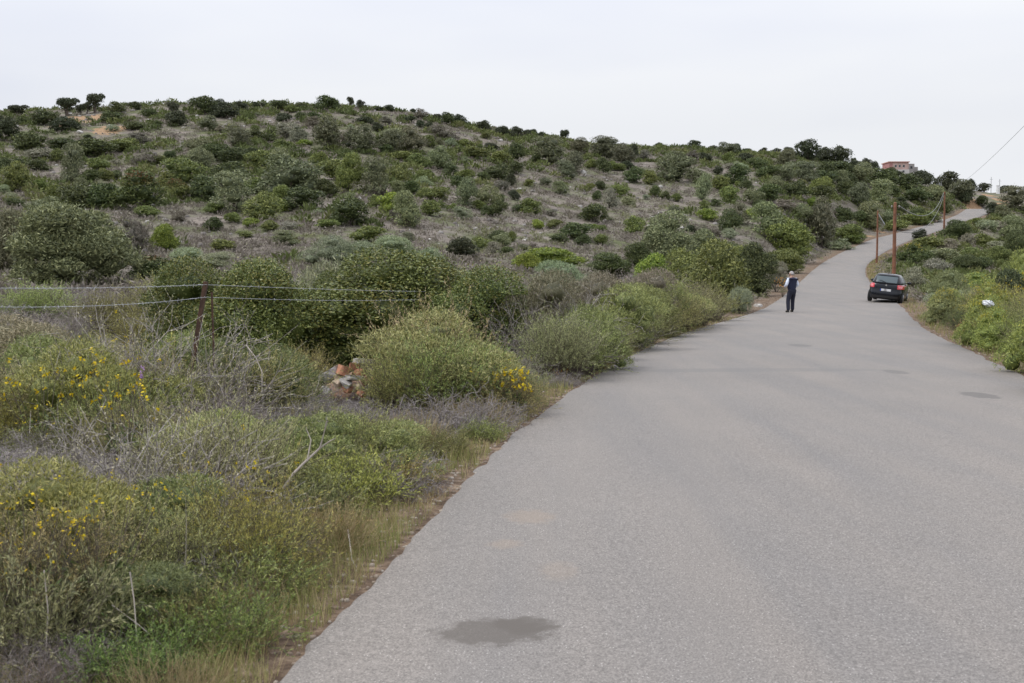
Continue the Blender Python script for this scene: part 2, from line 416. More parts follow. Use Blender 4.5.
# ------------------------------------------------------------------ road
m, n, l, p = newmat('worn pale asphalt'); g = N(n, 'ShaderNodeNewGeometry')
base = ramp(noise(.35, 5, .6), [(.3, (.193, .179, .166)), (.5, (.204, .189, .175)), (.7, (.216, .199, .183))])
mot = ramp(noise(34, 3, .8), [(.25, .78), (.5, 1.0), (.75, 1.2)])
mot2 = ramp(noise(110, 2, .7), [(.32, .55), (.68, 1.45)])
c1 = mixc(1.0, mixc(1.0, base, mot, 'MULTIPLY'), mot2, 'MULTIPLY')
vor = N(n, 'ShaderNodeTexVoronoi'); vor.inputs['Scale'].default_value = 60; l.new(g.outputs['Position'], vor.inputs['Vector'])
sp = ramp(vor.outputs['Distance'], [(.12, 1.0), (.24, 0.0)])
sxc = N(n, 'ShaderNodeSeparateColor'); l.new(vor.outputs['Color'], sxc.inputs[0])
sel = ramp(sxc.outputs[0], [(.70, 0.0), (.78, 1.0)])
c2 = mixc(mixc(1.0, sp, sel, 'MULTIPLY'), c1, (.56, .54, .51))
sel2 = ramp(sxc.outputs[1], [(.84, 0.0), (.9, 1.0)])
c2 = mixc(mixc(1.0, sp, sel2, 'MULTIPLY'), c2, (.09, .085, .08))
mpt = N(n, 'ShaderNodeMapping'); mpt.inputs['Scale'].default_value = (1.0, .09, 1); mpt.inputs['Rotation'].default_value = (0, 0, R(9)); l.new(g.outputs['Position'], mpt.inputs['Vector'])
c2 = mixc(1.0, c2, ramp(noise(1.1, 3, .6, mpt.outputs['Vector']), [(.3, (.90, .91, .93)), (.5, (1.0, .99, .98)), (.7, (1.09, 1.06, 1.03))]), 'MULTIPLY')
def stain(px, py, wx, wy, col, amt, edge=.25, rot=0, nsc=6.0, namp=.5):
    global c2
    X, Y = hit_road(px, py)
    mpn = N(n, 'ShaderNodeMapping', vector_type='POINT'); l.new(g.outputs['Position'], mpn.inputs['Vector'])
    mpn.vector_type = 'TEXTURE'; mpn.inputs['Location'].default_value = (X, Y, float(zroad(Y))); mpn.inputs['Rotation'].default_value = (0, 0, rot)
    mpn.inputs['Scale'].default_value = (wx, wy, 5)
    ln = N(n, 'ShaderNodeVectorMath', operation='LENGTH'); l.new(mpn.outputs['Vector'], ln.inputs[0])
    ad = N(n, 'ShaderNodeMath', operation='MULTIPLY_ADD'); l.new(noise(nsc, 4), ad.inputs[0]); ad.inputs[1].default_value = namp; l.new(ln.outputs['Value'], ad.inputs[2])
    hf = N(n, 'ShaderNodeMath', operation='MULTIPLY'); l.new(ad.outputs[0], hf.inputs[0]); hf.inputs[1].default_value = .4
    f = ramp(hf.outputs[0], [(.4*(.7 + namp*.5), float(amt)), (.4*(.7 + namp*.5 + edge), 0.0)])
    c2 = mixc(f, c2, col)
stain(494, 636, .30, .22, (.105, .092, .08), .8, .3, .1, nsc=16, namp=1.1)
stain(525, 631, .16, .15, (.105, .092, .08), .8, .3, .1, nsc=16, namp=1.0)
stain(980, 397, .26, .55, (.1, .095, .09), .6, .2)
stain(896, 374, .22, .5, (.12, .115, .11), .6, .2)
stain(800, 347, .30, .6, (.12, .115, .11), .6, .2)
stain(530, 520, .16, .22, (.30, .23, .17), .32, .5, nsc=22, namp=1.5)
stain(505, 547, .10, .12, (.30, .23, .17), .3, .5, nsc=22, namp=1.5)
stain(560, 575, .10, .2, (.29, .23, .175), .25, .5, nsc=22, namp=1.5)
stain(745, 372, 2.6, .45, (.15, .145, .14), .45, .35, nsc=3)
l.new(c2, p.inputs['Base Color']); p.inputs['Roughness'].default_value = .82; p.inputs['Specular IOR Level'].default_value = .35
bp = N(n, 'ShaderNodeBump'); bp.inputs['Strength'].default_value = .3; bp.inputs['Distance'].default_value = .008
l.new(noise(70, 4, .8), bp.inputs['Height']); l.new(bp.outputs['Normal'], p.inputs['Normal'])
nx = 14; t = np.linspace(0, 1, nx)
jl = (vnoise(SL[:, 0]*0+tl, tl*0, .45, 11) - .5) * .04 + (vnoise(tl, tl*0, .13, 12) - .5) * .05
jr = (vnoise(tl, tl*0+5, .6, 13) - .5) * .16
nrm = unit(SL - SR)
SLj = SL + nrm * jl[:, None]; SRj = SR - nrm * jr[:, None]
P = SLj[:, None] * (1 - t)[None, :, None] + SRj[:, None] * t[None, :, None]
Z = zroad(P[..., 1]) + .004 + .03 * (1 - (2*t[None]-1)**2)
Z[:, 0] -= .03; Z[:, -1] -= .03
P[:, 1] = P[:, 0] + (P[:, -1] - P[:, 0]) * .006; P[:, -2] = P[:, -1] - (P[:, -1] - P[:, 0]) * .006
ii = np.arange(P.shape[0] * nx).reshape(-1, nx)
Q = np.stack([ii[:-1, :-1], ii[:-1, 1:], ii[1:, 1:], ii[1:, :-1]], -1)
road = link('road', quad_mesh('road', np.concatenate([P, Z[..., None]], -1), Q, [m], smooth=True)); tag(road, kind='structure')

# ------------------------------------------------------------------ plant prototypes
def crown(seed, n_leaf, leaf, lobes=11, flat=.5, shape='dome', core=True, narrow=1.0, upright=.3, wl=.42):
    """leafy crown about 1 wide and 1 high standing on z=0"""
    r = np.random.default_rng(seed); b = QB()
    L = []
    for k_ in range(lobes):
        a_ = r.uniform(0, 2*math.pi); q = r.uniform(.05, .32) * narrow
        if shape == 'tree': zc = r.uniform(.38, .75); rad = r.uniform(.16, .25)
        else: zc = r.uniform(.15, .78 if q < .2 else .58); rad = r.uniform(.12, .27)
        L.append((q*math.cos(a_), q*math.sin(a_), zc, rad))
    if shape == 'dome': L.append((0, 0, .42, .36))
    L = np.array(L)
    n0 = int(n_leaf * 2.2); k_ = r.integers(0, len(L), n0); wt = L[:, 3]**2; k_ = r.choice(len(L), n0, p=wt/wt.sum())
    d = unit(r.normal(size=(n0, 3))); d[:, 2] = np.where(r.random(n0) < .7, np.abs(d[:, 2]), d[:, 2])
    rr = L[k_, 3] * (r.uniform(.72, 1.0, n0) + (r.random(n0) < .12) * r.uniform(0, .3, n0))
    c = L[k_, :3] + d * rr[:, None]
    dist = np.linalg.norm(c[:, None] - L[None, :, :3], axis=2) / L[None, :, 3]
    ok = (dist.min(1) > .66) & (c[:, 2] > .0); c = c[ok][:n_leaf]; d = d[ok][:n_leaf]
    nn = len(c)
    t = unit(d * .5 + r.normal(size=(nn, 3)) * .7 + np.array([0, 0, upright])); s_ = unit(np.cross(t, unit(d + r.normal(size=(nn, 3)) * .6)))
    ls = leaf * r.uniform(.6, 1.3, nn)[:, None]
    b.leaves(c, t * ls, s_ * ls * wl, 0, r.random(nn))
    if core:                                              # added lumpy filler; its darker leaf tints paint in the crown's inner shade
        for (x, y, z, rad) in L:
            th = np.linspace(0, 2*math.pi, 9)[:-1]; ph = np.linspace(-1.3, 1.4, 6)
            V = np.array([[x + rad*.42*math.cos(q_)*math.cos(a_), y + rad*.42*math.cos(q_)*math.sin(a_), max(.0, z + rad*.42*math.sin(q_))] for q_ in ph for a_ in th])
            V += r.normal(size=V.shape) * rad * .05
            I = np.arange(len(V)).reshape(6, 8); qd = np.stack([I[:-1], np.roll(I, -1, 1)[:-1], np.roll(I, -1, 1)[1:], I[1:]], -1)
            b.add(V, qd, 0, r.uniform(.0, .5, qd.size // 4))
    # stems / limbs
    ns = 7; P_ = []
    tgt = L[r.choice(len(L), ns)][:, :3]
    for q_ in tgt:
        s0 = np.array([r.uniform(-.04, .04), r.uniform(-.04, .04), 0]); f = np.linspace(0, 1, 5)[:, None]
        mid = np.array([0, 0, q_[2] * .3]); P_.append(s0*(1-f)**2 + (s0+mid)*2*f*(1-f) + q_*f*f)
    return b, np.array(P_)

protos = {}
def make_proto(key, seed, n_leaf, leaf, mat=M_leaf, **kw):
    b, P_ = crown(seed, n_leaf, leaf, **kw)
    if kw.get('shape') == 'tree':
        tb = QB(); tb.tubes(P_, .035, .012, 0, 5)
        protos[key] = (b.mesh('crown', [mat, M_twig]), tb.mesh('trunk', [M_bark], True))
    else:
        b.tubes(P_, .015, .006, 1, 3)
        if key[0] in 'NPWEFRYV': protos[key] = (part_mesh(b, 'crown', [0], [mat, M_twig]), part_mesh(b, 'stems', [1], [mat, M_twig]))
        else: protos[key] = (b.mesh('shrub', [mat, M_twig]), None)
for q in range(8):
    make_proto(('M', q), 10+q, 2600, .034, lobes=12)                       # mastic, far
    make_proto(('O', q), 30+q, 3200, .030, lobes=15, narrow=.95, wl=.3)    # wild olive, far
    make_proto(('S', q), 50+q, 1900, .040, lobes=9, upright=.9, wl=.2, narrow=1.1)   # wispy scrub
for q in range(3):
    make_proto(('T', q), 70+q, 2600, .032, lobes=9, shape='tree')          # small tree
    make_proto(('R', q), 80+q, 3800, .028, mat=M_leaf_red, lobes=12)
    make_proto(('Y', q), 90+q, 3800, .028, mat=M_leaf_yel, lobes=12)
    make_proto(('N', q), 100+q, 42000, .0092, mat=M_leaf_warm, lobes=22, wl=.5, upright=.1)   # near mastic
    make_proto(('P', q), 110+q, 30000, .018, lobes=22, wl=.26, upright=.5)   # near olive
    make_proto(('W', q), 120+q, 9000, .023, lobes=14, upright=1.1, wl=.13, narrow=1.1)   # wispy, mid
    make_proto(('V', q), 170+q, 26000, .017, lobes=24, upright=.9, wl=.15, narrow=1.1)   # dense fine-leaved, near
    make_proto(('E', q), 130+q, 9000, .02, lobes=16)                       # leafy shrub, mid distance
    make_proto(('F', q), 140+q, 9000, .02, mat=M_leaf_yel, lobes=16, upright=.5, wl=.25)

COL = {  # leaf colours
 'D': (.047, .056, .031), 'M': (.070, .088, .036), 'G': (.125, .15, .05), 'N': (.105, .125, .036), 'L': (.17, .215, .045),
 'O': (.155, .172, .098), 'Od': (.115, .12, .076), 'S': (.19, .18, .15), 'Sg': (.20, .225, .15), 'R': (.07, .085, .033), 'YG': (.20, .235, .075),
 'Sd': (.115, .105, .09), 'W': (.18, .20, .10)}
WORD = {'N': 'glossy green', 'D': 'very dark green', 'M': 'dark green', 'G': 'mid green', 'L': 'lime green', 'O': 'olive green', 'Od': 'dull olive', 'S': 'grey', 'Sg': 'silvery green',
 'R': 'rusty topped green', 'YG': 'yellow green', 'Sd': 'dark grey brown', 'W': 'grey green'}
NAME = {'M': ('mastic_shrub', 'shrub'), 'O': ('wild_olive', 'shrub'), 'S': ('dry_shrub', 'shrub'), 'T': ('small_tree', 'tree'), 'R': ('mastic_shrub', 'shrub'),
 'Y': ('flowering_shrub', 'shrub'), 'N': ('mastic_shrub', 'shrub'), 'P': ('olive_tree', 'tree'), 'W': ('dry_shrub', 'shrub'), 'V': ('bushy_shrub', 'shrub'), 'E': ('evergreen_shrub', 'shrub'), 'F': ('flowering_shrub', 'shrub')}
plants = []      # records used for labels
cnt = 0
def put(shape, colk, px, by, wpx, hpx, label=None, lm=None, D=None, depth=1.0, far=0.0):
    """a plant whose foot the photo shows at pixel (px, by), wpx by hpx large"""
    global cnt; cnt += 1
    if D: u, s = ray(px, 275); X, Y = u * D, D; Z_ = g1(X, Y)
    else: X, Y, Z_ = hit(px, by)
    W = wpx * Y / F * 1.36; H = hpx * Y / F * 1.46
    dr_, sd_ = road_dist(X, Y); need = W * (.42 if Y < 60 and sd_[0] > 0 else .3) - dr_[0]
    if need > 0 and Y > 24: X += float(sd_[0]) * need * 1.15; Z_ = g1(X, Y)
    nm, cat = NAME[shape]; nv = 8 if shape in 'MOS' else 3
    crown_me, trunk_me = protos[(shape, cnt % nv)]
    col = np.array(COL[colk]) * np.array([1.14, 1.14, 1.0]) * rng.uniform(.88, 1.14) * rng.uniform(.95, 1.06, 3)
    rz = rng.uniform(0, 6.28)
    if trunk_me:
        root = empty(nm, (X, Y, Z_ - .1)); root.rotation_euler = (0, 0, rz); root.scale = (W, W * depth, H); root.location.z = Z_ - .06 * H
        c_ = link('crown', crown_me, root); c_.color = (*col, 1); t_ = link(trunk_me.name.split('.')[0], trunk_me, root)
    else:
        root = link(nm, crown_me); root.location = (X, Y, Z_ - .06 * H); root.scale = (W, W, H); root.rotation_euler = (0, 0, rz); root.color = (*col, 1)
    tag(root, label, cat)
    pxx, pyy = project(X, Y, Z_ + H * .5)
    plants.append(dict(o=root, px=pxx, py=pyy, w=wpx, col=WORD[colk], cat='tree' if cat == 'tree' else 'shrub', fixed=bool(label)))
    return root

LM = []          # landmarks for the labels of the other plants
def lput(short, label, *a, **k):
    o = put(*a, label=label, **k); LM.append((plants[-1]['px'], plants[-1]['py'], short)); return o

# ---- landmark plants
lput('the big fenced olive', 'largest grey green wild olive, broad and bushy, just beyond the left fence wires', 'P', 'O', 70, 291, 104, 70)
put('P', 'Od', 5, 272, 54, 56, label='dark olive tree at the left picture edge, behind the big rounded olive')
lput('the bright lime bush', 'small bright lime green bush standing alone right of the big olive', 'E', 'L', 163, 252, 24, 22)
lput('the rusty topped bush', 'dark green bush with rusty orange top on the left slope', 'R', 'R', 143, 209, 46, 29)
lput('the pale round olive', 'pale olive, neat and round like a ball, at mid slope above grey scree', 'O', 'O', 234, 213, 38, 30)
lput('the squat dark bush', 'squat very dark green rounded bush at mid slope, right of the grey scree', 'M', 'M', 352, 226, 38, 21)
lput('the small black-green bush', 'small near-black rounded bush directly above the wispy pale shrubs', 'M', 'D', 461, 259, 28, 20)
lput('the lime hedge bush', 'long low lime green bush like a hedge, above the silvery shrub', 'E', 'L', 547, 272, 62, 17)
put('E', 'L', 528, 272, 26, 15, label='short lime green bush joined to the left end of the long lime one')
lput('the silvery shrub', 'rounded silvery green shrub behind the wire, below the lime green bush', 'W', 'Sg', 562, 298, 50, 30)
lput('the slanting rusty bush', 'low red brown and olive bush slanting up the slope beside the green thicket', 'E', 'R', 612, 278, 40, 18)
put('E', 'R', 638, 268, 28, 20, label='red brown bush touching the upper end of the slanting one')
lput('the grey conic olive', 'tall grey brown conical olive on the upper left slope', 'O', 'Od', 73, 185, 24, 30)
lput('the wide dark olive', 'wide dark olive clump, broadest one of the upper middle slope', 'O', 'Od', 291, 198, 58, 37)
lput('the bald pale olive', 'pale olive bush on the slope, upper left neighbour of the domed roadside bush', 'O', 'O', 767, 237, 35, 27)
lput('the green roadside dome', 'large domed green bush above the walking man, beside the road', 'E', 'G', 790, 260, 46, 36)
lput('the tall verge olive', 'tall olive brown tree beside the road bend, left of the poles', 'O', 'Od', 822, 248, 28, 38)
lput('the ball bush by the road', 'small black-green ball shaped bush alone on the right verge below the upper road', 'M', 'D', 920, 239, 12, 9)
lput('the umbrella tree', 'tiny umbrella shaped tree alone on the skyline', 'T', 'D', 351, 106, 8, 9)
lput('the leftmost skyline trees', 'dense dark round tree on the left skyline above the ochre earth', 'T', 'D', 67, 116, 20, 15)
lput('the right edge tree', 'big dark olive tree at the right picture edge above the road end', 'O', 'Od', 1016, 211, 32, 18)
lput('the pale grey dome', 'pale grey dome shaped dry shrub in the middle of the bare slope', 'S', 'S', 609, 208, 17, 15)

# ---- the other plants of the hillside, read off the photograph: shape, colour, px, foot y, width, height
BUSH = """T D 17 116 18 9;T D 80 115 9 11;T D 87 114 9 10;T D 95 113 16 16;M M 23 125 14 7;M M 44 125 26 11;M D 65 131 26 13;M D 8 141 24 18;M M 30 151 30 18;
M D 1 129 8 12;M M 116 114 18 10;M M 110 123 20 10;M M 135 110 14 7;M M 150 118 16 7;M M 132 130 20 8;M M 157 128 10 6;M M 95 156 40 16;M M 66 152 30 12;S Sd 137 145 22 10;
M G 125 151 30 11;S S 40 160 30 11;M G 58 163 14 11;M M 20 168 14 8;M M 38 171 20 9;M M 4 173 14 14;M M 90 184 18 13;M G 99 171 24 11;M G 105 181 14 11;O G 17 192 26 25;M G 41 192 14 10;
S Sd 145 166 26 12;M G 133 179 16 9;M G 148 181 12 8;M G 161 166 16 9;M G 165 191 18 16;M M 80 209 32 22;M M 104 209 32 22;M G 54 204 15 15;S Sg 4 194 12 9;O O 46 217 34 17;
S Sd 134 254 30 32;M G 146 217 24 10;R R 155 282 46 24;M D 173 112 10 9;M M 204 114 26 15;M D 220 111 14 9;M D 228 118 26 14;M D 240 113 14 9;M D 176 126 20 14;O Od 209 131 20 12;M D 256 108 8 5;M D 263 107 4 4;
M M 281 110 18 8;M G 291 113 14 6;M M 301 110 12 7;M M 326 111 22 12;M M 334 108 12 7;M D 283 123 15 9;S Sd 312 128 16 9;M M 300 119 10 6;M M 313 119 12 6;O Od 238 148 24 18;M M 255 139 14 9;M M 268 142 14 6;
S S 286 138 22 14;S S 298 143 18 14;O Od 328 150 28 25;O O 195 153 24 14;M M 215 160 30 14;M M 234 165 28 13;M M 255 159 18 10;M G 281 151 18 9;M L 305 146 14 6;M G 262 171 26 18;O O 278 170 26 17;
M G 184 183 32 22;O O 201 169 26 18;M M 231 188 36 20;M M 206 202 30 24;R G 180 202 24 17;M G 320 167 18 14;M G 336 180 30 18;M M 327 198 22 16;M G 255 194 24 14;O G 262 222 36 25;M G 282 202 20 13;
M L 283 212 13 12;M M 302 210 36 18;M G 232 223 16 10;M L 250 227 16 8;M G 270 231 18 9;M G 245 238 14 6;M G 330 229 22 8;M G 222 251 24 9;O O 284 245 24 11;M G 214 213 20 8;M M 173 250 12 12;W Sg 186 266 34 18;W Sg 214 272 38 16;
W Sg 330 268 46 28;W Sg 362 266 40 24;W Sg 396 266 44 24;W Sg 428 266 32 16;M D 360 108 9 7;M D 379 109 9 4;M D 390 111 9 6;T D 413 114 6 6;S Sd 421 120 14 9;M D 437 121 9 6;M M 447 124 14 9;M D 460 126 14 10;
M D 484 132 13 9;M D 502 136 14 9;M D 367 126 16 8;M D 378 132 13 8;S Sd 385 125 14 7;M D 410 123 12 6;M D 420 128 9 6;S S 346 142 16 10;O Od 360 151 30 22;O Od 392 153 26 18;O Od 411 153 30 20;M M 380 147 12 9;
S Sg 392 141 28 10;M G 428 147 14 10;S Sd 443 142 24 15;M D 430 131 10 8;O O 438 169 26 19;M G 404 161 26 9;M G 418 169 20 14;M G 465 148 18 8;M G 475 158 24 10;M D 490 150 14 6;M G 500 164 20 10;M G 508 156 12 8;
M M 450 176 14 10;M G 467 179 18 9;M M 484 182 12 9;M M 461 188 20 10;M M 498 181 24 15;M G 424 181 18 10;E G 349 193 28 28;O Od 376 196 28 28;O G 399 184 24 18;M M 410 194 22 12;M G 426 199 20 10;O O 466 208 24 23;O O 486 207 22 20;
M M 499 217 18 14;S Sg 463 220 20 12;M G 377 208 14 12;M L 392 213 24 16;O O 406 228 28 29;M G 368 242 28 14;M M 500 241 24 9;O O 347 202 14 9;M G 441 201 20 12;M G 430 216 20 12;O O 398 196 16 11;
M D 516 138 13 9;M D 527 136 8 6;M D 534 136 7 6;M D 540 139 9 6;T D 563 141 10 11;M D 571 142 6 4;M M 516 161 16 14;O Od 548 165 32 21;M M 516 174 14 10;M D 511 186 10 12;M D 514 200 10 9;O Od 579 155 20 13;M D 607 145 16 7;
O Od 573 173 22 18;O Od 566 178 20 14;O Od 604 157 28 15;O Od 623 163 22 17;M D 633 159 10 14;M M 603 173 14 14;M G 591 169 14 8;M M 634 183 16 14;M G 648 184 16 12;O Od 673 181 36 23;M D 660 147 9 5;S Sd 645 161 14 8;
O O 560 194 18 10;M M 601 190 10 8;M M 597 201 10 9;M G 620 196 14 10;O O 629 207 16 9;M M 655 197 10 9;M M 665 200 10 8;M G 529 216 22 14;M M 519 214 16 9;M M 595 222 26 16;M L 538 229 12 8;M M 575 239 29 14;
M L 592 231 11 6;M G 601 245 15 8;M G 637 235 19 17;M G 657 232 12 6;M G 512 242 9 10;E O 666 264 46 38;E O 700 262 34 26;E G 688 300 48 44;E G 722 312 58 52;E M 757 296 40 42;E M 722 268 50 22;E G 742 280 44 24;E L 651 294 36 32;
E G 780 272 38 20;O M 729 234 24 19;W Sg 752 314 26 26;W S 776 292 22 24;M D 694 147 13 7;M D 712 147 9 5;O Od 727 155 20 11;M D 735 150 12 9;M D 748 152 10 5;M D 763 153 9 6;M D 776 153 9 6;M D 788 156 12 8;M D 808 162 26 17;
M D 826 164 20 15;M D 840 168 18 17;O Od 786 167 20 14;M D 744 163 14 9;M D 705 162 14 8;M M 757 170 16 11;M M 768 178 22 10;O O 787 182 20 15;O Od 806 182 24 15;M M 825 182 18 16;O O 840 188 18 14;E G 820 198 24 18;M M 848 187 16 14;
O O 695 180 16 11;O O 703 200 18 22;M G 720 191 18 12;M G 727 202 18 15;M M 738 185 20 16;M M 746 191 14 10;M M 768 202 24 16;O O 775 192 18 12;M M 797 198 20 15;M M 820 202 26 14;O O 752 204 20 12;M G 706 209 10 8;M L 706 220 20 9;
M L 752 219 16 10;O Od 738 224 20 16;M M 762 209 20 8;M L 812 207 10 8;M M 842 223 20 13;T D 853 166 6 9;M D 859 174 20 12;M D 866 171 10 10;M D 874 173 9 11;M M 840 175 28 12;O O 861 184 26 16;M M 822 187 24 14;M M 845 195 20 12;
M M 882 187 28 14;O O 881 204 24 18;M M 905 192 28 14;M M 915 203 24 14;M D 921 186 22 14;M D 947 192 27 17;O O 934 202 20 16;O Od 961 199 24 16;O Od 860 208 20 20;O O 871 230 24 21;O O 889 226 16 14;M M 917 222 15 13;M G 908 230 24 9;
M M 945 215 14 14;M G 945 222 22 10;M G 925 225 24 10;E G 856 243 32 15;M D 970 187 11 10;M D 984 189 12 7;M D 1008 193 18 7;M M 982 207 12 10;M D 966 204 14 12;E M 958 240 28 16;M G 976 225 14 6;E O 1015 243 26 20;S Sg 985 230 20 10;
S S 948 252 20 10;S S 968 247 14 12;M G 930 248 34 10;Y R 915 265 28 17;S S 912 292 24 20;S S 935 275 26 16;E M 965 274 24 17;M M 985 270 17 12;E G 1001 265 25 15;E M 1017 262 24 26;M O 945 262 30 12;M G 985 248 22 12;S S 1000 232 16 9;
M M 900 213 16 10;M M 893 196 14 9;M M 858 222 16 10;M G 875 244 20 8;S S 838 236 22 12;S Sg 855 250 26 9;O O 800 222 22 14;S S 785 212 24 10;M G 995 225 14 7;S Sg 1000 252 20 10;M G 972 258 20 10"""
for it in BUSH.replace('\n', '').split(';'):
    f_ = it.split()
    if len(f_) != 6: continue
    put(f_[0], f_[1], *map(float, f_[2:]))

put('M', 'D', 990, 215, 16, 10, label='dark bush at the spot where the upper road vanishes')
put('O', 'Od', 1003, 219, 18, 11, label='dull olive bush right of where the upper road vanishes')
for _ in range(320):                                       # smaller shrubs in the gaps
    px_ = rng.uniform(0, 900); ytop = np.interp(px_, [0, 350, 500, 700, 850, 900], [122, 112, 138, 158, 172, 185]); ybot = np.interp(px_, [0, 500, 650, 750, 850, 900], [250, 262, 240, 240, 235, 225])
    py_ = ytop + (ybot - ytop) * rng.random() ** 1.5
    if any(abs(r_['px'] - px_) < r_['w'] * .5 and abs(r_['py'] - py_ + 6) < 7 for r_ in plants): continue
    sz_ = rng.uniform(8, 17) * (.7 + .5 * (py_ - ytop) / 120)
    kd_ = rng.choice(['M', 'M', 'O', 'S']); ck_ = {'M': rng.choice(['M', 'G', 'D', 'G']), 'O': rng.choice(['O', 'Od']), 'S': rng.choice(['S', 'Sg', 'Sd'])}[kd_]
    put(kd_, ck_, px_, py_, sz_, sz_ * rng.uniform(.5, .7))
# ---- near shrubs right of the road
lput('the verge broom', 'nearest yellow green bush by the right road edge, low in the frame', 'F', 'YG', 1040, 374, 62, 58)
put('F', 'YG', 962, 346, 42, 42, label='yellow green bush on the right verge, its left side nearest the car')
put('F', 'W', 932, 325, 34, 30, label='low yellow green bush right of the parked car, touching its flank')
put('W', 'Sg', 958, 318, 48, 26, label='silvery grey bush behind the yellow green ones, right of the car')
put('F', 'YG', 992, 335, 46, 42, label='yellow green bush under the white plastic bag')
put('E', 'D', 1014, 325, 36, 40, label='dark bush at the right edge behind the white plastic bag')
put('F', 'YG', 1075, 395, 70, 66, label='yellow green bush cut off by the right picture edge')
put('F', 'YG', 975, 300, 46, 22, label='low yellow green bush behind the silvery one, above the bag')

put('W', 'W', 948, 300, 40, 26, label='low grey green bush right behind the silvery one beside the car')
put('F', 'YG', 1005, 322, 52, 46, label='tall yellow green bush between the plastic bag and the right edge')
put('F', 'YG', 985, 352, 40, 36, label='small bush low on the right bank, touching the verge broom')
put('W', 'YG', 1030, 300, 50, 44, label='yellow green bush high on the right picture edge')
put('F', 'YG', 945, 322, 36, 30, label='yellow green bush in the middle of the right bank, nearer than the silvery one')
# ---- near shrubs left of the road, by real distance
def near(shape, colk, px, D, Wm, Hm, label):
    return put(shape, colk, px, 0, Wm * F / D / 1.15, Hm * F / D / 1.15, label=label, D=D)
near('N', 'N', 392, 20.5, 3.1, 1.9, 'biggest glossy mastic bush behind the fence, yellowish leaf tips, beside the rusty post')
near('N', 'N', 462, 20.0, 2.0, 1.5, 'glossy mastic bush forming the right shoulder of the biggest one')
near('N', 'N', 338, 21.5, 1.4, 1.5, 'narrow glossy mastic bush in the gap left of the biggest one')
near('N', 'N', 258, 19.5, 2.3, 1.75, 'glossy yellow green mastic bush right behind the leaning rusty post')
near('N', 'N', 200, 20.5, 1.8, 1.6, 'low glossy mastic bush left of the leaning rusty post')
near('W', 'Sg', 335, 26, 2.3, 1.9, 'pale wispy shrub showing between the two glossy mastic clumps')

COL.update(Va=(.19,.205,.07), Vb=(.135,.155,.06), Vc=(.18,.16,.12), Vd=(.22,.235,.10), Ve=(.11,.12,.05)); WORD.update(Va='yellowish green', Vb='green', Vc='brown grey', Vd='pale yellowish', Ve='dark green')
for a in [('Va', 105, 10.6, 1.25, .85, 'bushy yellow green shrub full of small blooms, in front of the fence wires'), ('Vb', 55, 12.0, 1.3, .85, 'green bushy shrub in front of the fence near the left edge'),
          ('Ve', 235, 12.6, 1.5, .78, 'dark tangled bush right at the foot of the leaning rusty post'), ('Vd', 158, 12.4, 1.2, .85, 'pale yellowish bush left of the foot of the rusty post'), ('Ve', 165, 11.0, .9, .6, 'low dark bush between the yellow bloom shrub and the rusty post'),
          ('Vc', 15, 14.5, 1.7, .95, 'brown grey bush under the fence wires at the left edge'), ('Va', 225, 8.6, 1.0, .52, 'low yellow green bush left of the bare forked branch'), ('Vb', 300, 8.9, 1.0, .5, 'low green bush just behind the bare forked branch'),
          ('Vd', 375, 9.3, .9, .42, 'pale yellowish low bush near the road edge below the wispy shrub'), ('Va', 60, 6.1, .9, .60, 'bushy yellow green shrub in the lower left corner with yellow blossom'), ('Vb', 150, 6.3, .8, .50, 'green low bush right of the lower left blossom shrub'),
          ('Ve', 130, 5.3, .6, .30, 'dark low bush at the bottom of the picture, left'), ('Vd', 440, 14.2, 1.7, 1.05, 'pale spiky shrub right of the rubble heap, in front of the biggest mastic'), ('Vc', 535, 20.8, 1.9, 1.5, 'brown grey bush right of the glossy mastic'),
          ('Vb', 585, 20.2, 1.5, .95, 'green bush at the road edge before the brown grey one'), ('Vd', 625, 25.5, 1.9, 1.25, 'pale yellowish bush on the left verge at mid distance'), ('Vc', 592, 26, 2.0, 1.5, 'brown grey bush behind the pale verge bush'),
          ('Vb', 665, 31, 2.1, 1.2, 'green bush on the left verge before the big thicket'), ('Vd', 695, 36, 2.4, 1.3, 'pale bush at the foot of the big green thicket, by the road'), ('Vc', 640, 33, 2.2, 1.6, 'grey brown bush left of the big green thicket')]:
    near('V', *a[:1], *a[1:])

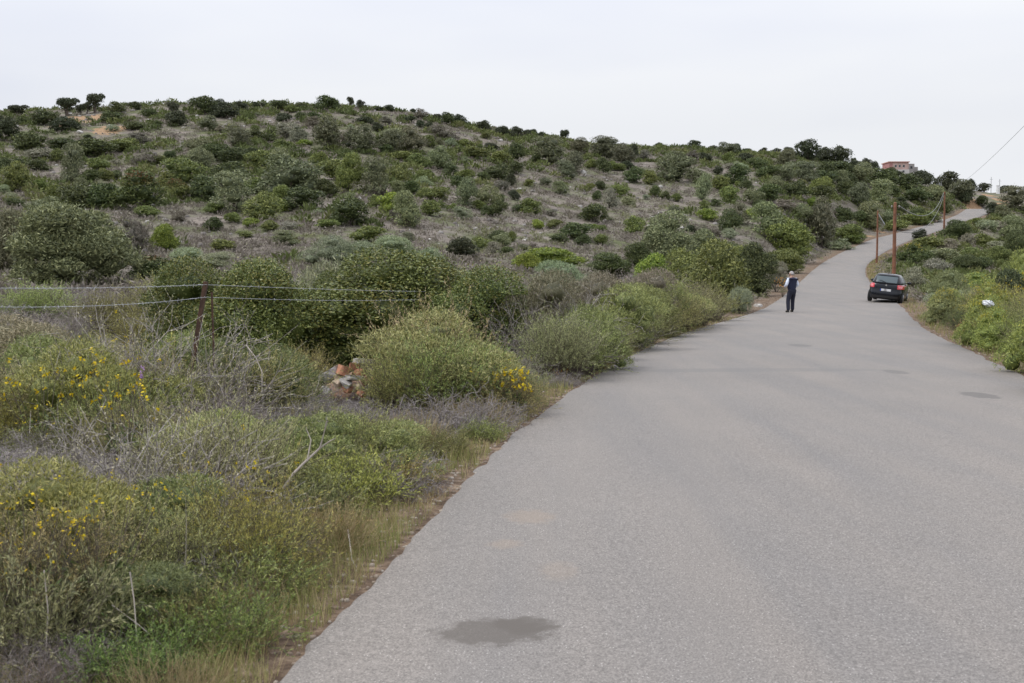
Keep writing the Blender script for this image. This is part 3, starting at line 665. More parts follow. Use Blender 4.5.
# ------------------------------------------------------------------ wispy near plants (stems with leaves)
def sprig(seed, n, h, spread, leaf_l, leaf_w, per, lean=.5, wob=.12, subs=3, thick=.004, flowers=0, leafcol=0, bare=False, tip=.25):
    r = np.random.default_rng(seed); b = QB(); K = 7
    a = r.uniform(0, 2*math.pi, n); q = np.sqrt(r.random(n)) * spread * .35
    base = np.stack([q*np.cos(a), q*np.sin(a), np.zeros(n)], 1)
    a2 = a + r.normal(size=n) * .7; ln = np.abs(r.normal(size=n)) * lean
    d = unit(np.stack([np.cos(a2)*ln, np.sin(a2)*ln, np.ones(n)], 1))
    Ln = h * r.uniform(.55, 1.08, n)
    def grow(base, d, Ln, K=7, droop=.15):
        m_ = len(base); f = np.linspace(0, 1, K)
        P_ = np.zeros((m_, K, 3)); P_[:, 0] = base; cur = d.copy()
        for i in range(1, K):
            cur = unit(cur + r.normal(size=(m_, 3)) * wob * 2.2 - np.array([0, 0, droop * .3 * i / K]))
            P_[:, i] = P_[:, i-1] + cur * (Ln / (K-1))[:, None]
        P_[..., 2] = np.maximum(P_[..., 2], 0.01)
        return P_
    P_ = grow(base, d, Ln); b.tubes(P_, thick, thick*.45, 1, 3)
    S = [P_]
    if subs:
        par = np.repeat(np.arange(n), subs); ki = r.integers(2, K-1, n*subs)
        sb = P_[par, ki]; sdv = unit((P_[par, ki] - P_[par, ki-1]) * 12 / h + r.normal(size=(n*subs, 3)) * .75 + np.array([0, 0, .25]))
        P2 = grow(sb, sdv, np.repeat(Ln, subs) * r.uniform(.2, .5, n*subs), 5); b.tubes(P2, thick*.6, thick*.25, 1, 3)
        S.append(P2)
        if bare:
            par = np.repeat(np.arange(n*subs), 3); ki = r.integers(1, 4, len(par)); sb = P2[par, ki]
            P3 = grow(sb, unit(r.normal(size=(len(par), 3))), np.full(len(par), h*.16) * r.uniform(.5, 1.3, len(par)), 3); b.tubes(P3, thick*.4, thick*.2, 1, 3)
    if not bare:
        for P0 in S:
            m_, K_, _ = P0.shape; w_ = per if P0 is P_ else max(2, per // 2)
            k_ = np.repeat(np.arange(m_), w_); f = r.uniform(.1 if P0 is not P_ else .35, 1.0, len(k_)) ** .75 * (K_ - 1); i = np.minimum(f.astype(int), K_-2); fr = (f - i)[:, None]
            c = P0[k_, i]*(1-fr) + P0[k_, i+1]*fr; tg = unit(P0[k_, i+1] - P0[k_, i])
            dr = unit(tg * 1.5 + r.normal(size=c.shape) * .55); ls = leaf_l * r.uniform(.6, 1.3, len(c))[:, None]
            sdv = unit(np.cross(dr, r.normal(size=c.shape)))
            b.leaves(c + dr*ls, dr*ls, sdv*ls*leaf_w, 0)
    if flowers:
        Pa = np.concatenate([p_[:, -1] for p_ in S]); sel = Pa[np.argsort(-Pa[:, 2] + r.normal(size=len(Pa)) * h * .2)][:flowers]
        for rep in range(4):
            c = sel + r.normal(size=sel.shape) * .012; b.leaves(c, unit(r.normal(size=c.shape))*.011, unit(r.normal(size=c.shape))*.009, 2)
    return b
SP = {}
def split3(b, mats):
    return [(nm_, part_mesh(b, nm_, k_, mats)) for k_, nm_ in (([1], 'stems'), ([0, 2], 'foliage'))]
for q in range(3):
    SP[('wispy', q)] = split3(sprig(200+q, 250, .9, .9, .015, .13, 60, lean=.5, wob=.07, subs=4, thick=.004), [M_leaf, M_twig, M_flower])
    SP[('yellow', q)] = split3(sprig(210+q, 210, .85, .8, .014, .14, 44, lean=.5, wob=.10, subs=4, thick=.003, flowers=16), [M_leaf, M_twig, M_flower])
    SP[('dead', q)] = split3(sprig(220+q, 130, .6, .9, 0, 0, 0, lean=.9, wob=.26, subs=5, thick=.004, bare=True), [M_leaf, M_deadtwig, M_flower])
    SP[('herb', q)] = split3(sprig(230+q, 200, .5, .8, .015, .18, 32, lean=.6, wob=.12, subs=3, thick=.0025), [M_leaf, M_twig, M_flower])
    SP[('straw', q)] = split3(sprig(260+q, 190, .42, .6, 0, 0, 0, lean=.75, wob=.055, subs=0, thick=.0022, bare=True), [M_leaf, M_straw, M_flower])
    SP[('heather', q)] = split3(sprig(240+q, 170, .8, 1.0, .008, .3, 30, lean=.6, wob=.16, subs=5, thick=.0035), [M_leaf, M_deadtwig, M_flower])
SP3 = {'herb': [(.31,.31,.08),(.13,.18,.05),(.23,.24,.08),(.34,.27,.10),(.20,.20,.09)], 'yellow': [(.34,.33,.08),(.18,.21,.07),(.28,.27,.11)], 'wispy': [(.32,.33,.12),(.25,.28,.09),(.34,.32,.17)], 'heather': [(.26,.23,.20),(.20,.17,.14),(.28,.27,.18)]}
SCOL = {'straw': (.3,.3,.2), 'wispy': (.25, .27, .12), 'yellow': (.22, .245, .08), 'dead': (.2, .2, .2), 'herb': (.17, .21, .06), 'heather': (.24, .21, .18)}
SNAME = {'straw': 'grass_tuft', 'wispy': 'wispy_shrub', 'yellow': 'broom_bush', 'dead': 'dead_bush', 'herb': 'leafy_herb', 'heather': 'heather_bush'}
SH0 = {'straw': .42, 'wispy': .9, 'yellow': .85, 'dead': .6, 'herb': .5, 'heather': .8}
scount = 0
def sp(kind, px, D, s, label=None, col=None, hs=1.0, group=None):
    global scount; scount += 1
    X = ray(px, 275)[0] * D; dr_, sd_ = road_dist(X, D); need = .3 * s + .1 - dr_[0]
    if need > 0: X += float(sd_[0]) * need
    Z_ = g1(X, D)
    prt = [q_ for q_ in SP[(kind, scount % 3)] if q_[1]]
    o = empty(SNAME[kind], (0, 0, 0)) if len(prt) > 1 else link(SNAME[kind], prt[0][1]); o.location = (X, D, Z_ - .03); o.rotation_euler = (0, 0, rng.uniform(0, 6.28)); o.scale = (s, s, s * hs)
    c_ = np.array(col or (SP3[kind][rng.integers(len(SP3[kind]))] if kind in SP3 else SCOL[kind])) * 1.12 * rng.uniform(.85, 1.15) * rng.uniform(.9, 1.1, 3)
    for pn, pm in (prt if len(prt) > 1 else []): link(pn, pm, o).color = (*c_, 1)
    o.color = (*c_, 1)
    tag(o, label, {'straw': 'grass tuft', 'wispy': 'shrub', 'yellow': 'shrub', 'dead': 'dead bush', 'herb': 'plant', 'heather': 'shrub'}[kind], group)
    q_ = project(X, D, Z_ + SH0[kind] * s * hs * .6)
    plants.append(dict(o=o, px=q_[0], py=q_[1], w=900*s/D, col={'straw': 'dry straw', 'wispy': 'wispy grey green', 'yellow': 'yellow flowered', 'dead': 'leafless grey', 'herb': 'low leafy green', 'heather': 'grey brown twiggy'}[kind],
                       cat={'straw': 'grass tuft', 'wispy': 'shrub', 'yellow': 'broom', 'dead': 'dead bush', 'herb': 'herb', 'heather': 'bush'}[kind], fixed=bool(label), near=True))
    return o
# bottom left, in front
NEAR = [('yellow', 25, 5.3, .62), ('yellow', 110, 5.9, .66), ('yellow', -30, 6.0, .7), ('yellow', 170, 6.6, .62), ('heather', 20, 4.75, .42), ('herb', 95, 5.0, .7), ('herb', 175, 5.3, .7),
 ('herb', 235, 5.9, .75), ('herb', 260, 6.6, .8), ('herb', 130, 4.75, .75), ('herb', 30, 5.0, .8), ('yellow', 75, 5.6, .6), ('herb', 215, 5.15, .7), ('heather', 45, 4.6, .4), ('herb', 60, 5.2, .7), ('herb', 320, 7.2, .8), ('herb', 290, 7.8, 1.0), ('herb', 350, 8.3, .9), ('herb', 240, 7.4, .9),
 ('yellow', 200, 8.2, .75), ('yellow', 260, 9.2, .7), ('herb', 390, 8.8, .75), ('herb', 330, 9.3, 1.0), ('dead', 40, 7.8, 1.0), ('dead', 110, 8.3, 1.05), ('dead', 170, 8.8, .9), ('dead', -20, 8.6, 1.1),
 ('dead', 10, 7.2, .8), ('dead', 80, 7.3, .8), ('yellow', 30, 9.5, .8), ('yellow', 100, 9.8, .95), ('yellow', 140, 10.4, 1.0), ('yellow', 60, 10.8, 1.0), ('yellow', 5, 10.6, 1.0), ('heather', 165, 10.0, .8),
 ('heather', 215, 10.6, .9), ('heather', 250, 11.3, .95), ('dead', 230, 10.0, .9), ('dead', 290, 11.0, 1.0), ('dead', 205, 9.2, .8), ('dead', 310, 12.0, 1.0), ('wispy', 180, 11.6, .95), ('wispy', 130, 12.2, 1.0), ('wispy', 90, 12.6, 1.0),
 ('wispy', 35, 12.4, 1.0), ('heather', 0, 12.6, 1.2), ('heather', 40, 14.0, 1.3), ('heather', 90, 14.5, 1.25), ('heather', -10, 15.0, 1.4), ('wispy', 150, 14.6, 1.2), ('wispy', 205, 14.4, 1.2), ('heather', 125, 16, 1.3), ('wispy', 60, 17, 1.4), ('heather', 15, 18, 1.4),
 ('wispy', 225, 12.8, 1.0), ('wispy', 285, 13.2, .95), ('wispy', 270, 15.5, 1.1), ('wispy', 298, 16.8, 1.15), ('herb', 250, 13.5, 1.2),
 ('wispy', 405, 13.6, 1.05), ('wispy', 445, 13.8, 1.05), ('wispy', 478, 14.2, .95), ('wispy', 425, 15.0, 1.1), ('yellow', 498, 13.6, .8), ('yellow', 515, 14.6, .75), ('dead', 420, 11.6, .8), ('dead', 460, 12.0, .8), ('dead', 490, 12.7, .75), ('dead', 385, 11.8, .8),
 ('dead', 345, 13.4, .9), ('dead', 320, 14.8, 1.1), ('dead', 375, 14.6, 1.0), ('herb', 445, 10.6, .6), ('herb', 410, 9.9, .75), ('herb', 480, 11.6, .55), ('herb', 370, 10.4, .9), ('herb', 330, 11.2, .9), ('herb', 520, 14.0, .6),
 ('heather', 525, 19.5, 1.5), ('heather', 550, 21, 1.6), ('heather', 505, 22, 1.8), ('heather', 575, 24, 1.6), ('heather', 540, 26, 1.8), ('heather', 505, 17.6, 1.0), ('wispy', 560, 18.2, .9), ('wispy', 590, 19.2, 1.0), ('wispy', 620, 22.5, 1.1), ('wispy', 600, 24.5, 1.3),
 ('heather', 640, 26, 1.3), ('wispy', 645, 28, 1.3), ('herb', 575, 17.4, .9), ('herb', 608, 20.3, .9), ('herb', 630, 21.8, .8), ('herb', 545, 17.2, .8), ('wispy', 670, 31, 1.4), ('wispy', 690, 34, 1.5), ('wispy', 655, 34, 1.7), ('wispy', 705, 38, 1.5), ('heather', 620, 31, 1.8),
 ('heather', 645, 38, 2.2), ('wispy', 720, 42, 1.4), ('heather', 600, 33, 2.0), ('heather', 560, 31, 2.0), ('wispy', 580, 28, 1.8), ('herb', 660, 26.2, .9), ('herb', 690, 31, 1.0),
 ('heather', 480, 27, 1.9), ('wispy', 520, 30, 1.9), ('heather', 450, 30, 2.0), ('wispy', 400, 32, 2.0), ('heather', 320, 30, 1.8), ('wispy', 270, 30, 1.8), ('heather', 220, 30, 1.9), ('wispy', 245, 26, 1.5), ('heather', 180, 26, 1.6), ('wispy', 150, 24, 1.5),
 ('heather', 60, 27, 1.7), ('heather', 10, 25, 1.6), ('wispy', 110, 28, 1.7), ('heather', 150, 30, 1.8), ('wispy', 30, 31, 1.8), ('heather', 85, 33, 1.9), ('heather', -20, 29, 1.8), ('wispy', 175, 34, 2), ('heather', 290, 38, 2.4), ('heather', 345, 40, 2.4), ('wispy', 430, 40, 2.4), ('heather', 490, 38, 2.4), ('heather', 540, 40, 2.4), ('heather', 595, 42, 2.4)]
for _px, _D in [(105,10.2),(55,11.5),(158,12),(225,8.2),(300,8.5),(375,9.0),(60,5.8),(150,6.0),(440,13.6),(235,12.2),(80,5.6),(125,10.0),(250,8.0),(330,8.6),(30,11.2),(190,11.6)]:
    for _k in ('dead', 'wispy', 'straw'): sp(_k, _px + rng.uniform(-25, 25), _D + rng.uniform(-.4, .3), rng.uniform(.55, .85) * (.75 if _D < 9 else 1.05))
for kd, px_, D_, s_ in NEAR:
    if D_ > 22.9 and px_ < 600: sp(kd, px_, D_, s_ * .85, hs=.75)
    elif 180 < px_ < 330 and 11 < D_ < 18: sp('heather' if D_ < 13 else kd, px_, D_, s_ * .62)
    elif kd == 'heather' and D_ > 12 and px_ < 300: sp(kd, px_, D_, s_ * .75)
    elif kd in ('wispy', 'yellow') and px_ < 180 and D_ > 8.5: sp(kd, px_, D_, s_ * .72, hs=rng.uniform(.7, 1.1))
    elif kd == 'herb' and rng.random() < .3: sp('dead', px_, D_, s_ * .6)
    else: sp(kd, px_, D_, s_ * rng.uniform(.75, 1.15), hs=rng.uniform(.75, 1.25))
# extra random filling between the placed ones so that no soil lies open, as in the photo
for _ in range(42):
    D = math.exp(rng.uniform(math.log(4.6), math.log(26))); el = np.interp(D, SL[:, 1][:400], SL[:, 0][:400]) if D < 60 else 0
    X = el - .55 - abs(rng.normal()) * (1.2 + D * .12)
    px = project(X, D, .2)[0]
    if px < -60 or (170 < px < 520 and D > 10.5): continue
    kd = rng.choice(['herb', 'dead', 'wispy', 'heather', 'yellow'], p=[.46, .10, .20, .14, .10]); dd_ = el - X
    sp(kd, px, D, rng.uniform(.35, .95) * min(1.3, .5 + dd_ * .35) * (1 + D / 40), hs=rng.uniform(.75, 1.3))
for _ in range(46):
    D = math.exp(rng.uniform(math.log(4.3), math.log(16))); X = np.interp(D, SL[:400, 1], SL[:400, 0]) - .25 - abs(rng.normal()) * .8
    sp('straw', project(X, D, .2)[0], D, rng.uniform(.4, .7 if D < 6.2 else 1.1))
for _ in range(26):
    D = math.exp(rng.uniform(math.log(6.6), math.log(15))); sp('dead', rng.uniform(0, 330 if D > 8 else 150), D, rng.uniform(.5, .9), hs=rng.uniform(.8, 1.3))
# right verge
for _ in range(60):
    D = rng.uniform(17, 58); j = np.argmin(abs(SR[:, 1] - D)); X = SR[j, 0] + .7 + abs(rng.normal()) * 1.6
    if D > 46 and X < 22: continue
    sp(rng.choice(['herb', 'yellow', 'wispy']), project(X, D, .2)[0], D, rng.uniform(.6, 1.05) * min(1.5, .6 + (X - SR[j, 0]) * .4))

# ------------------------------------------------------------------ stuff: grass, low scrub, small stones
def blades(n, fx, hmin, hmax, wd):
    X, Y = fx(n); Z_ = ground(X, Y); nn = len(X)
    a = rng.uniform(0, 2*math.pi, nn); h = rng.uniform(hmin, hmax, nn) * (.6 + .8 * vnoise(X, Y, .5, 4))
    ln = rng.uniform(.1, .8, nn); dx, dy = np.cos(a)*ln*h, np.sin(a)*ln*h; wx, wy = -np.sin(a)*wd, np.cos(a)*wd
    sc_ = (.7 + Y / 14)
    wx, wy = wx*sc_, wy*sc_
    B0 = np.stack([X, Y, Z_ - .01], 1); W_ = np.stack([wx, wy, 0*wx], 1); Mi = B0 + np.stack([dx*.35, dy*.35, h*.6], 1); Tp = B0 + np.stack([dx, dy, h*.98], 1)
    V = np.stack([B0 - W_, B0 + W_, Mi + W_*.7, Mi - W_*.7, Tp + W_*.12, Tp - W_*.12], 1).reshape(-1, 3)
    i = np.arange(nn)[:, None] * 6; Q_ = np.stack([i + np.array([[0, 1, 2, 3]]), i + np.array([[3, 2, 4, 5]])], 1).reshape(-1, 4)
    return V, Q_, np.repeat(rng.random(nn), 2)
def left_verge(n):
    D = np.exp(rng.uniform(math.log(3.6), math.log(45), n)); el = np.interp(D, SL[:600, 1], SL[:600, 0])
    o = np.abs(rng.normal(size=n)) ** 1.3 * (1.3 + D * .06) + .0
    k_ = (rng.random(n) < sstep(-.15, .45, o)) | (rng.random(n) < .08)
    D, el, o = D[k_], el[k_], o[k_]; X = el - .02 - o
    k_ = vnoise(X, D, .22, 8) * .6 + vnoise(X, D, .9, 9) * .5 > .46 - .2 * sstep(.4, 1.2, o); return X[k_], D[k_]
def right_verge(n):
    j = rng.integers(0, len(SR), n); Y = SR[j, 1]; X = SR[j, 0]; nr = -unit(SL[j] - SR[j]); o = .1 + np.abs(rng.normal(size=n)) * 1.2
    X = X + nr[:, 0] * o; Y = Y + nr[:, 1] * o; k_ = (Y > 14) & (Y < 150) & (vnoise(X, Y, .7, 8) > .35); return X[k_], Y[k_]
V1, Q1, t1 = blades(150000, left_verge, .02, .15, .0014)
V2, Q2, t2 = blades(42000, right_verge, .06, .22, .0016)
gr = link('verge_grass', quad_mesh('verge_grass', np.concatenate([V1, V2]), np.concatenate([Q1, Q2 + len(V1)]), [M_grass], None, np.concatenate([t1, t2])))
tag(gr, 'dry straw and green grass growing along the road edges', 'grass', kind='stuff')

def tufts(n, leaves, fx, size):
    X, Y = fx(n); Z_ = ground(X, Y); nn = len(X)
    sz = size * rng.uniform(.5, 1.4, nn) * (1 + .003 * Y)
    c0 = np.stack([X, Y, Z_], 1)
    d = unit(rng.normal(size=(nn, leaves, 3))); d[..., 2] = np.abs(d[..., 2])
    rr = rng.uniform(.6, 1.05, (nn, leaves, 1)); c = c0[:, None] + d * rr * sz[:, None, None] * np.array([1, 1, .75])
    t = unit(d + rng.normal(size=d.shape) * .7 + np.array([0, 0, .5])) * sz[:, None, None] * .26; s_ = unit(np.cross(t, rng.normal(size=t.shape))) * sz[:, None, None] * .09
    b = QB(); tt = np.clip(np.repeat(rng.random(nn), leaves) * .6 + rng.random(nn * leaves) * .4, 0, 1)
    b.leaves(c.reshape(-1, 3), t.reshape(-1, 3), s_.reshape(-1, 3), 0, tt); return b
def hill_pts(n):
    px = rng.uniform(-40, 1064, n); D = 33 + 243 * rng.random(n) ** 1.15; u = (px - CX) / F; X = u * D
    d, s_ = road_dist(X, D); k_ = (d > 1.3) & ~((X > 14) & (D < 60) & (X < 21))
    e_ = np.zeros(n)
    for (ex, ey, er) in EARTH:
        EX, EY, EZ = hit(ex, ey); e_ = np.maximum(e_, 1 - np.hypot(X - EX, (D - EY) * .5) / (er * EY / F * 1.4))
    k_ &= (e_ <= .15) | (rng.random(n) < .15)
    k_ &= vnoise(X, D, 4.0, 6) + rng.random(n) * .5 > .5
    return X[k_], D[k_]
ph = link('low_scrub', tufts(26000, 26, hill_pts, .34).mesh('low_scrub', [M_phry])); tag(ph, 'low grey and olive thorny scrub covering the hillside', 'scrub', kind='stuff')

M_gscrub = ramp_mat('green scrub', [(0, (.06, .075, .03)), (.35, (.10, .125, .045)), (.6, (.14, .165, .055)), (.8, (.19, .19, .08)), (1, (.23, .22, .15))], noise_scale=.09, mixn=.45)
def green_pts(n):
    px = rng.uniform(-40, 1064, n); D = 34 + 245 * rng.random(n) ** .9; u = (px - CX) / F; X = u * D
    d, s_ = road_dist(X, D); k_ = (d > 2.2)
    py = project(X, D, ground(X, D))[1]
    dens = np.clip(.55 - np.clip((py - 190) / 60, 0, 1) * .45, .06, 1)
    dens = np.where((px > 420) & (px < 770) & (py > 172), dens * .35, dens); dens = np.where((px > 760) & (py < 235), .85, dens); dens = np.where((px > 850) & (s_ > 0), .7, dens)
    for (ex, ey, er) in EARTH:
        EX, EY, EZ = hit(ex, ey); dens = np.where(np.hypot(X - EX, (D - EY) * .5) < er * EY / F * 1.5, 0, dens)
    k_ &= vnoise(X, D, 7.0, 16) * .6 + vnoise(X, D, 2.4, 17) * .4 < .25 + dens * .6
    k_ &= rng.random(n) < dens; return X[k_], D[k_]
gsb = link('green_scrub', tufts(12000, 60, green_pts, .62).mesh('green_scrub', [M_gscrub])); tag(gsb, 'low green bushy undergrowth merging between the larger shrubs of the hill', 'scrub', kind='stuff')

def rock_mesh(seed, name='rock'):
    bm = bmesh.new(); bmesh.ops.create_icosphere(bm, subdivisions=2, radius=.5); r = random.Random(seed)
    pl = [(Vector((r.gauss(0,1), r.gauss(0,1), r.gauss(0,1))).normalized(), r.uniform(.28, .42)) for _ in range(9)]
    for v in bm.verts:
        for nrm_, dd_ in pl:
            e = v.co.dot(nrm_) - dd_
            if e > 0: v.co -= nrm_ * e
        v.co *= r.uniform(.97, 1.03)
    me = bpy.data.meshes.new(name); bm.to_mesh(me); bm.free(); me.materials.append(M_stone); return me
RK = [rock_mesh(q) for q in range(5)]
# small stones: one stuff object
def stones(n, fx, s0, s1, name, label, mat):
    X, Y = fx(n); Z_ = ground(X, Y); nn = len(X); b = QB()
    cube = np.array([[-1,-1,-.6],[1,-1,-.6],[1,1,-.6],[-1,1,-.6],[-.6,-.7,.6],[.7,-.6,.5],[.6,.7,.6],[-.7,.6,.45]])
    fq = np.array([[0,3,2,1],[4,5,6,7],[0,1,5,4],[1,2,6,5],[2,3,7,6],[3,0,4,7]])
    s_ = rng.uniform(s0, s1, nn) * (1 + Y * .006); V = cube[None] * (s_[:, None, None] * rng.uniform(.6, 1.3, (nn, 1, 3))) * rng.uniform(.8, 1.2, (nn, 8, 3))
    a = rng.uniform(0, 6.28, nn); ca, sa = np.cos(a)[:, None], np.sin(a)[:, None]
    V = np.stack([V[..., 0]*ca - V[..., 1]*sa, V[..., 0]*sa + V[..., 1]*ca, V[..., 2]], -1) + np.stack([X, Y, Z_ + s_*.3], 1)[:, None]
    Q_ = fq[None] + (np.arange(nn) * 8)[:, None, None]; b.add(V, Q_, 0, np.repeat(rng.random(nn), 6))
    o = link(name, b.mesh(name, [mat])); tag(o, label, 'stones', kind='stuff')
def hill_rocks(n):
    px = rng.uniform(-20, 1044, n); D = 35 + 190 * rng.random(n); X = (px - CX) / F * D; d, s_ = road_dist(X, D)
    k_ = (d > 1.5) & (vnoise(X, D, 9.0, 7) + vnoise(X, D, 2.2, 3) * .4 > .78); return X[k_], D[k_]
M_st2 = ramp_mat('pale rubble', [(0, (.14, .125, .115)), (.7, (.27, .25, .235)), (1, (.48, .46, .43))], trans=0)
stones(4600, hill_rocks, .03, .15, 'hillside_stones', 'pale limestone rubble lying between the hillside scrub', M_st2)
def edge_pts(n):
    j = rng.integers(0, len(SL), n); lft = rng.random(n) < .6; P_ = np.where(lft[:, None], SL[j], SR[j]); nr = unit(SL[j] - SR[j]) * np.where(lft, 1, -1)[:, None]
    P_ = P_ + nr * (np.abs(rng.normal(size=n)) * .38 - .10)[:, None]; k_ = (P_[:, 1] > 3.5) & (P_[:, 1] < 80); return P_[k_, 0], P_[k_, 1]
M_st3 = ramp_mat('road edge grit', [(0, (.14, .10, .075)), (.6, (.27, .22, .17)), (1, (.42, .38, .33))], trans=0)
stones(11000, edge_pts, .004, .016, 'edge_gravel', 'small loose gravel along both road edges', M_st3)

# individual pale boulders seen on the slope
ROCKS = [(121,181,4,4,'white boulder left of the rusty topped bush'),(87,187,5,3,'flat white rock under the grey conic olive'),(45,182,8,4,'pale slab right of the olive at the left edge'),(32,177,6,3,'pale rock on the upper left slope near the picture edge'),
 (359,200,5,4,'white rock above the squat dark bush'),(367,206,4,3,'white rock at the right end of the squat dark bush'),(430,240,3,2,'small white rock left of the near-black bush'),(241,168,6,4,'pale rock in the gap below the dark bushes at mid slope'),
 (266,178,5,6,'pale upright rock left of the wide dark olive clump'),(583,175,6,6,'pale rock high on the bare slope below the olives'),(581,198,4,2,'white rock on the bare slope left of the grey dome'),(607,181,4,2,'small pale rock above the dark green shrub pair'),
 (660,188,5,3,'pale rock on the bare slope right of the grey dome'),(682,229,4,3,'white rock above the green thicket'),(844,222,8,3,'pale rock beside the road bend on the left'),(758,307,8,4,'pale boulder on the verge left of the walking man'),
 (564,377,9,5,'tan rock on the verge by the orange flowers'),(500,398,7,5,'tan rock below the yellow tipped shrub'),(941,222,7,3,'pale rock on the right verge of the upper road'),(1000,216,5,3,'white rock right of the upper road end'),
 (525,241,5,2,'white rock on the bare slope right of the near-black bush'),(110,128,6,4,'pale rock in the ochre earth patch'),(80,133,6,3,'pale rock under the ochre earth patch'),(430,250,3,2,'small pale rock beside the wispy shrubs'),(70,115,5,3,'pale rock under the left skyline trees')]
for (rx, ry, rw, rh, lb) in ROCKS:
    X, Y, Z_ = hit(rx, ry); o = link('limestone_rock', RK[int(rx) % 5]); s_ = Y / F
    o.location = (X, Y, Z_ + rh * s_ * .2); o.scale = (rw*s_*1.2, rw*s_*1.2, rh*s_*1.4); o.rotation_euler = (rng.uniform(-.3,.3), 0, rng.uniform(0, 6)); tag(o, lb, 'rock')

# ------------------------------------------------------------------ labels of the unlabelled plants
ORD = ['', 'second', 'third', 'fourth', 'fifth', 'sixth', 'seventh', 'eighth', 'ninth', 'tenth', 'eleventh', 'twelfth', 'thirteenth', 'fourteenth', 'fifteenth', 'sixteenth', 'seventeenth', 'eighteenth', 'nineteenth', 'twentieth']
LM += [(790, 293, 'the walking man'), (887, 290, 'the parked car'), (877, 237, 'the thin pole'), (893, 240, 'the thick pole'), (944, 210, 'the farthest pole'), (898, 167, 'the pink house'),
       (988, 304, 'the plastic bag'), (203, 302, 'the rusty post'), (350, 372, 'the rubble heap'), (497, 635, 'the wet stain'), (305, 455, 'the bare branch'), (392, 300, 'the biggest mastic'), (70, 440, 'the lower fence wire'), (95, 122, 'the ochre earth')]
bucket = {}
for r_ in plants:
    if r_['fixed']: continue
    lm = min(LM, key=lambda q: math.hypot(q[0]-r_['px'], (q[1]-r_['py'])*1.3)); dx, dy = r_['px']-lm[0], r_['py']-lm[1]
    if abs(dx) > 2.2*abs(dy): dr = 'to the left of' if dx < 0 else 'to the right of'
    elif abs(dy) > 2.2*abs(dx): dr = 'above' if dy < 0 else 'below'
    else: dr = ('up' if dy < 0 else 'down') + (' and left of' if dx < 0 else ' and right of')
    bucket.setdefault((r_['col'], r_['cat'], dr, lm[2]), []).append((math.hypot(dx, dy), id(r_), r_))
for (cl, ct, dr, ln_), v in bucket.items():
    v.sort()
    for q, (_, _, r_) in enumerate(v):
        o_ = ORD[min(q, 19)]; r_['o']['label'] = f"{cl} {ct}, {(o_ + ' nearest') if o_ else 'nearest'}, {dr} {ln_}"
        r_['o']['group'] = {'tree': 'small trees on the hill', 'shrub': 'evergreen and dry shrubs on the slopes'}.get(ct, 'roadside plants')

# ------------------------------------------------------------------ wire fence
M_rust = plain('rusty iron', (.075, .04, .025), .85, noise=.5, nscale=14)
M_wire = plain('galvanised wire', (.42, .43, .45), .5, metal=.4)
fence = empty('wire_fence', (0, 0, 0)); tag(fence, 'rusty wire fence with a leaning post and pale barbed wires on the left', 'fence')
FP = [((-4.0, 4.2), 1.45), ((-3.45, 8.0), 1.5), ((-3.12, 12.0), 1.5), ((-1.35, 20.5), 1.35), ((1.75, 31), 1.25), ((6.6, 45), 1.2)]
tops = []
for q, ((fx_, fy), hh) in enumerate(FP):
    z0 = g1(fx_, fy); lean_ = Vector((.12, 0, 0)) if q == 2 else Vector((.02, 0, 0))
    b_ = Vector((fx_ - (.22 if q == 2 else 0), fy, z0 - .1)); t_ = Vector((fx_, fy, z0 + hh)) + (Vector((.06,0,0)) if q == 2 else Vector())
    if q in (1,): tops.append(t_); continue
    bm = bmesh.new(); box(bm, -.02, .02, -.02, .02, 0, 1); box(bm, .0201, .036, -.02, -.014, 0, .995)
    o = bm_obj('post', bm, M_rust, fence); o.location = b_; o.scale = (1, 1, (t_ - b_).length); o.rotation_euler = (t_ - b_).to_track_quat('Z', 'Y').to_euler(); tops.append(t_)
z0 = g1(-3.0, 12.0); tube_mesh('brace', [(-3.0, 12.02, z0 - .05), (-2.99, 12.01, z0 + .7), (-3.0, 12.0, z0 + 1.4)], .011, M_rust, fence, 6)
for lev, (drop, sag) in enumerate(((.03, .02), (.155, .03))):
    pts = []
    for a_, b_ in zip(tops[:-1], tops[1:]):
        for f in np.linspace(0, 1, 14)[:-1]:
            q_ = a_.lerp(b_, float(f)); pts.append((q_.x, q_.y - .03, q_.z - drop - sag * 4 * f * (1-f) * (1 if lev else .6)))
    tube_mesh('wire', pts,   .0022, M_wire, fence, 4)
    if lev < 2:
        bb = QB(); P_ = np.array(pts[:45]); c_ = np.concatenate([P_[:-1]*(1-f)+P_[1:]*f for f in (0, .33, .66)]); dv = unit(rng.normal(size=c_.shape)) * .022
        bb.tubes(np.stack([c_ - dv, c_, c_ + dv], 1), .002, .0015, 0, 3); tag(link('barbs', bb.mesh('barbs', [M_wire]), fence), kind='stuff')

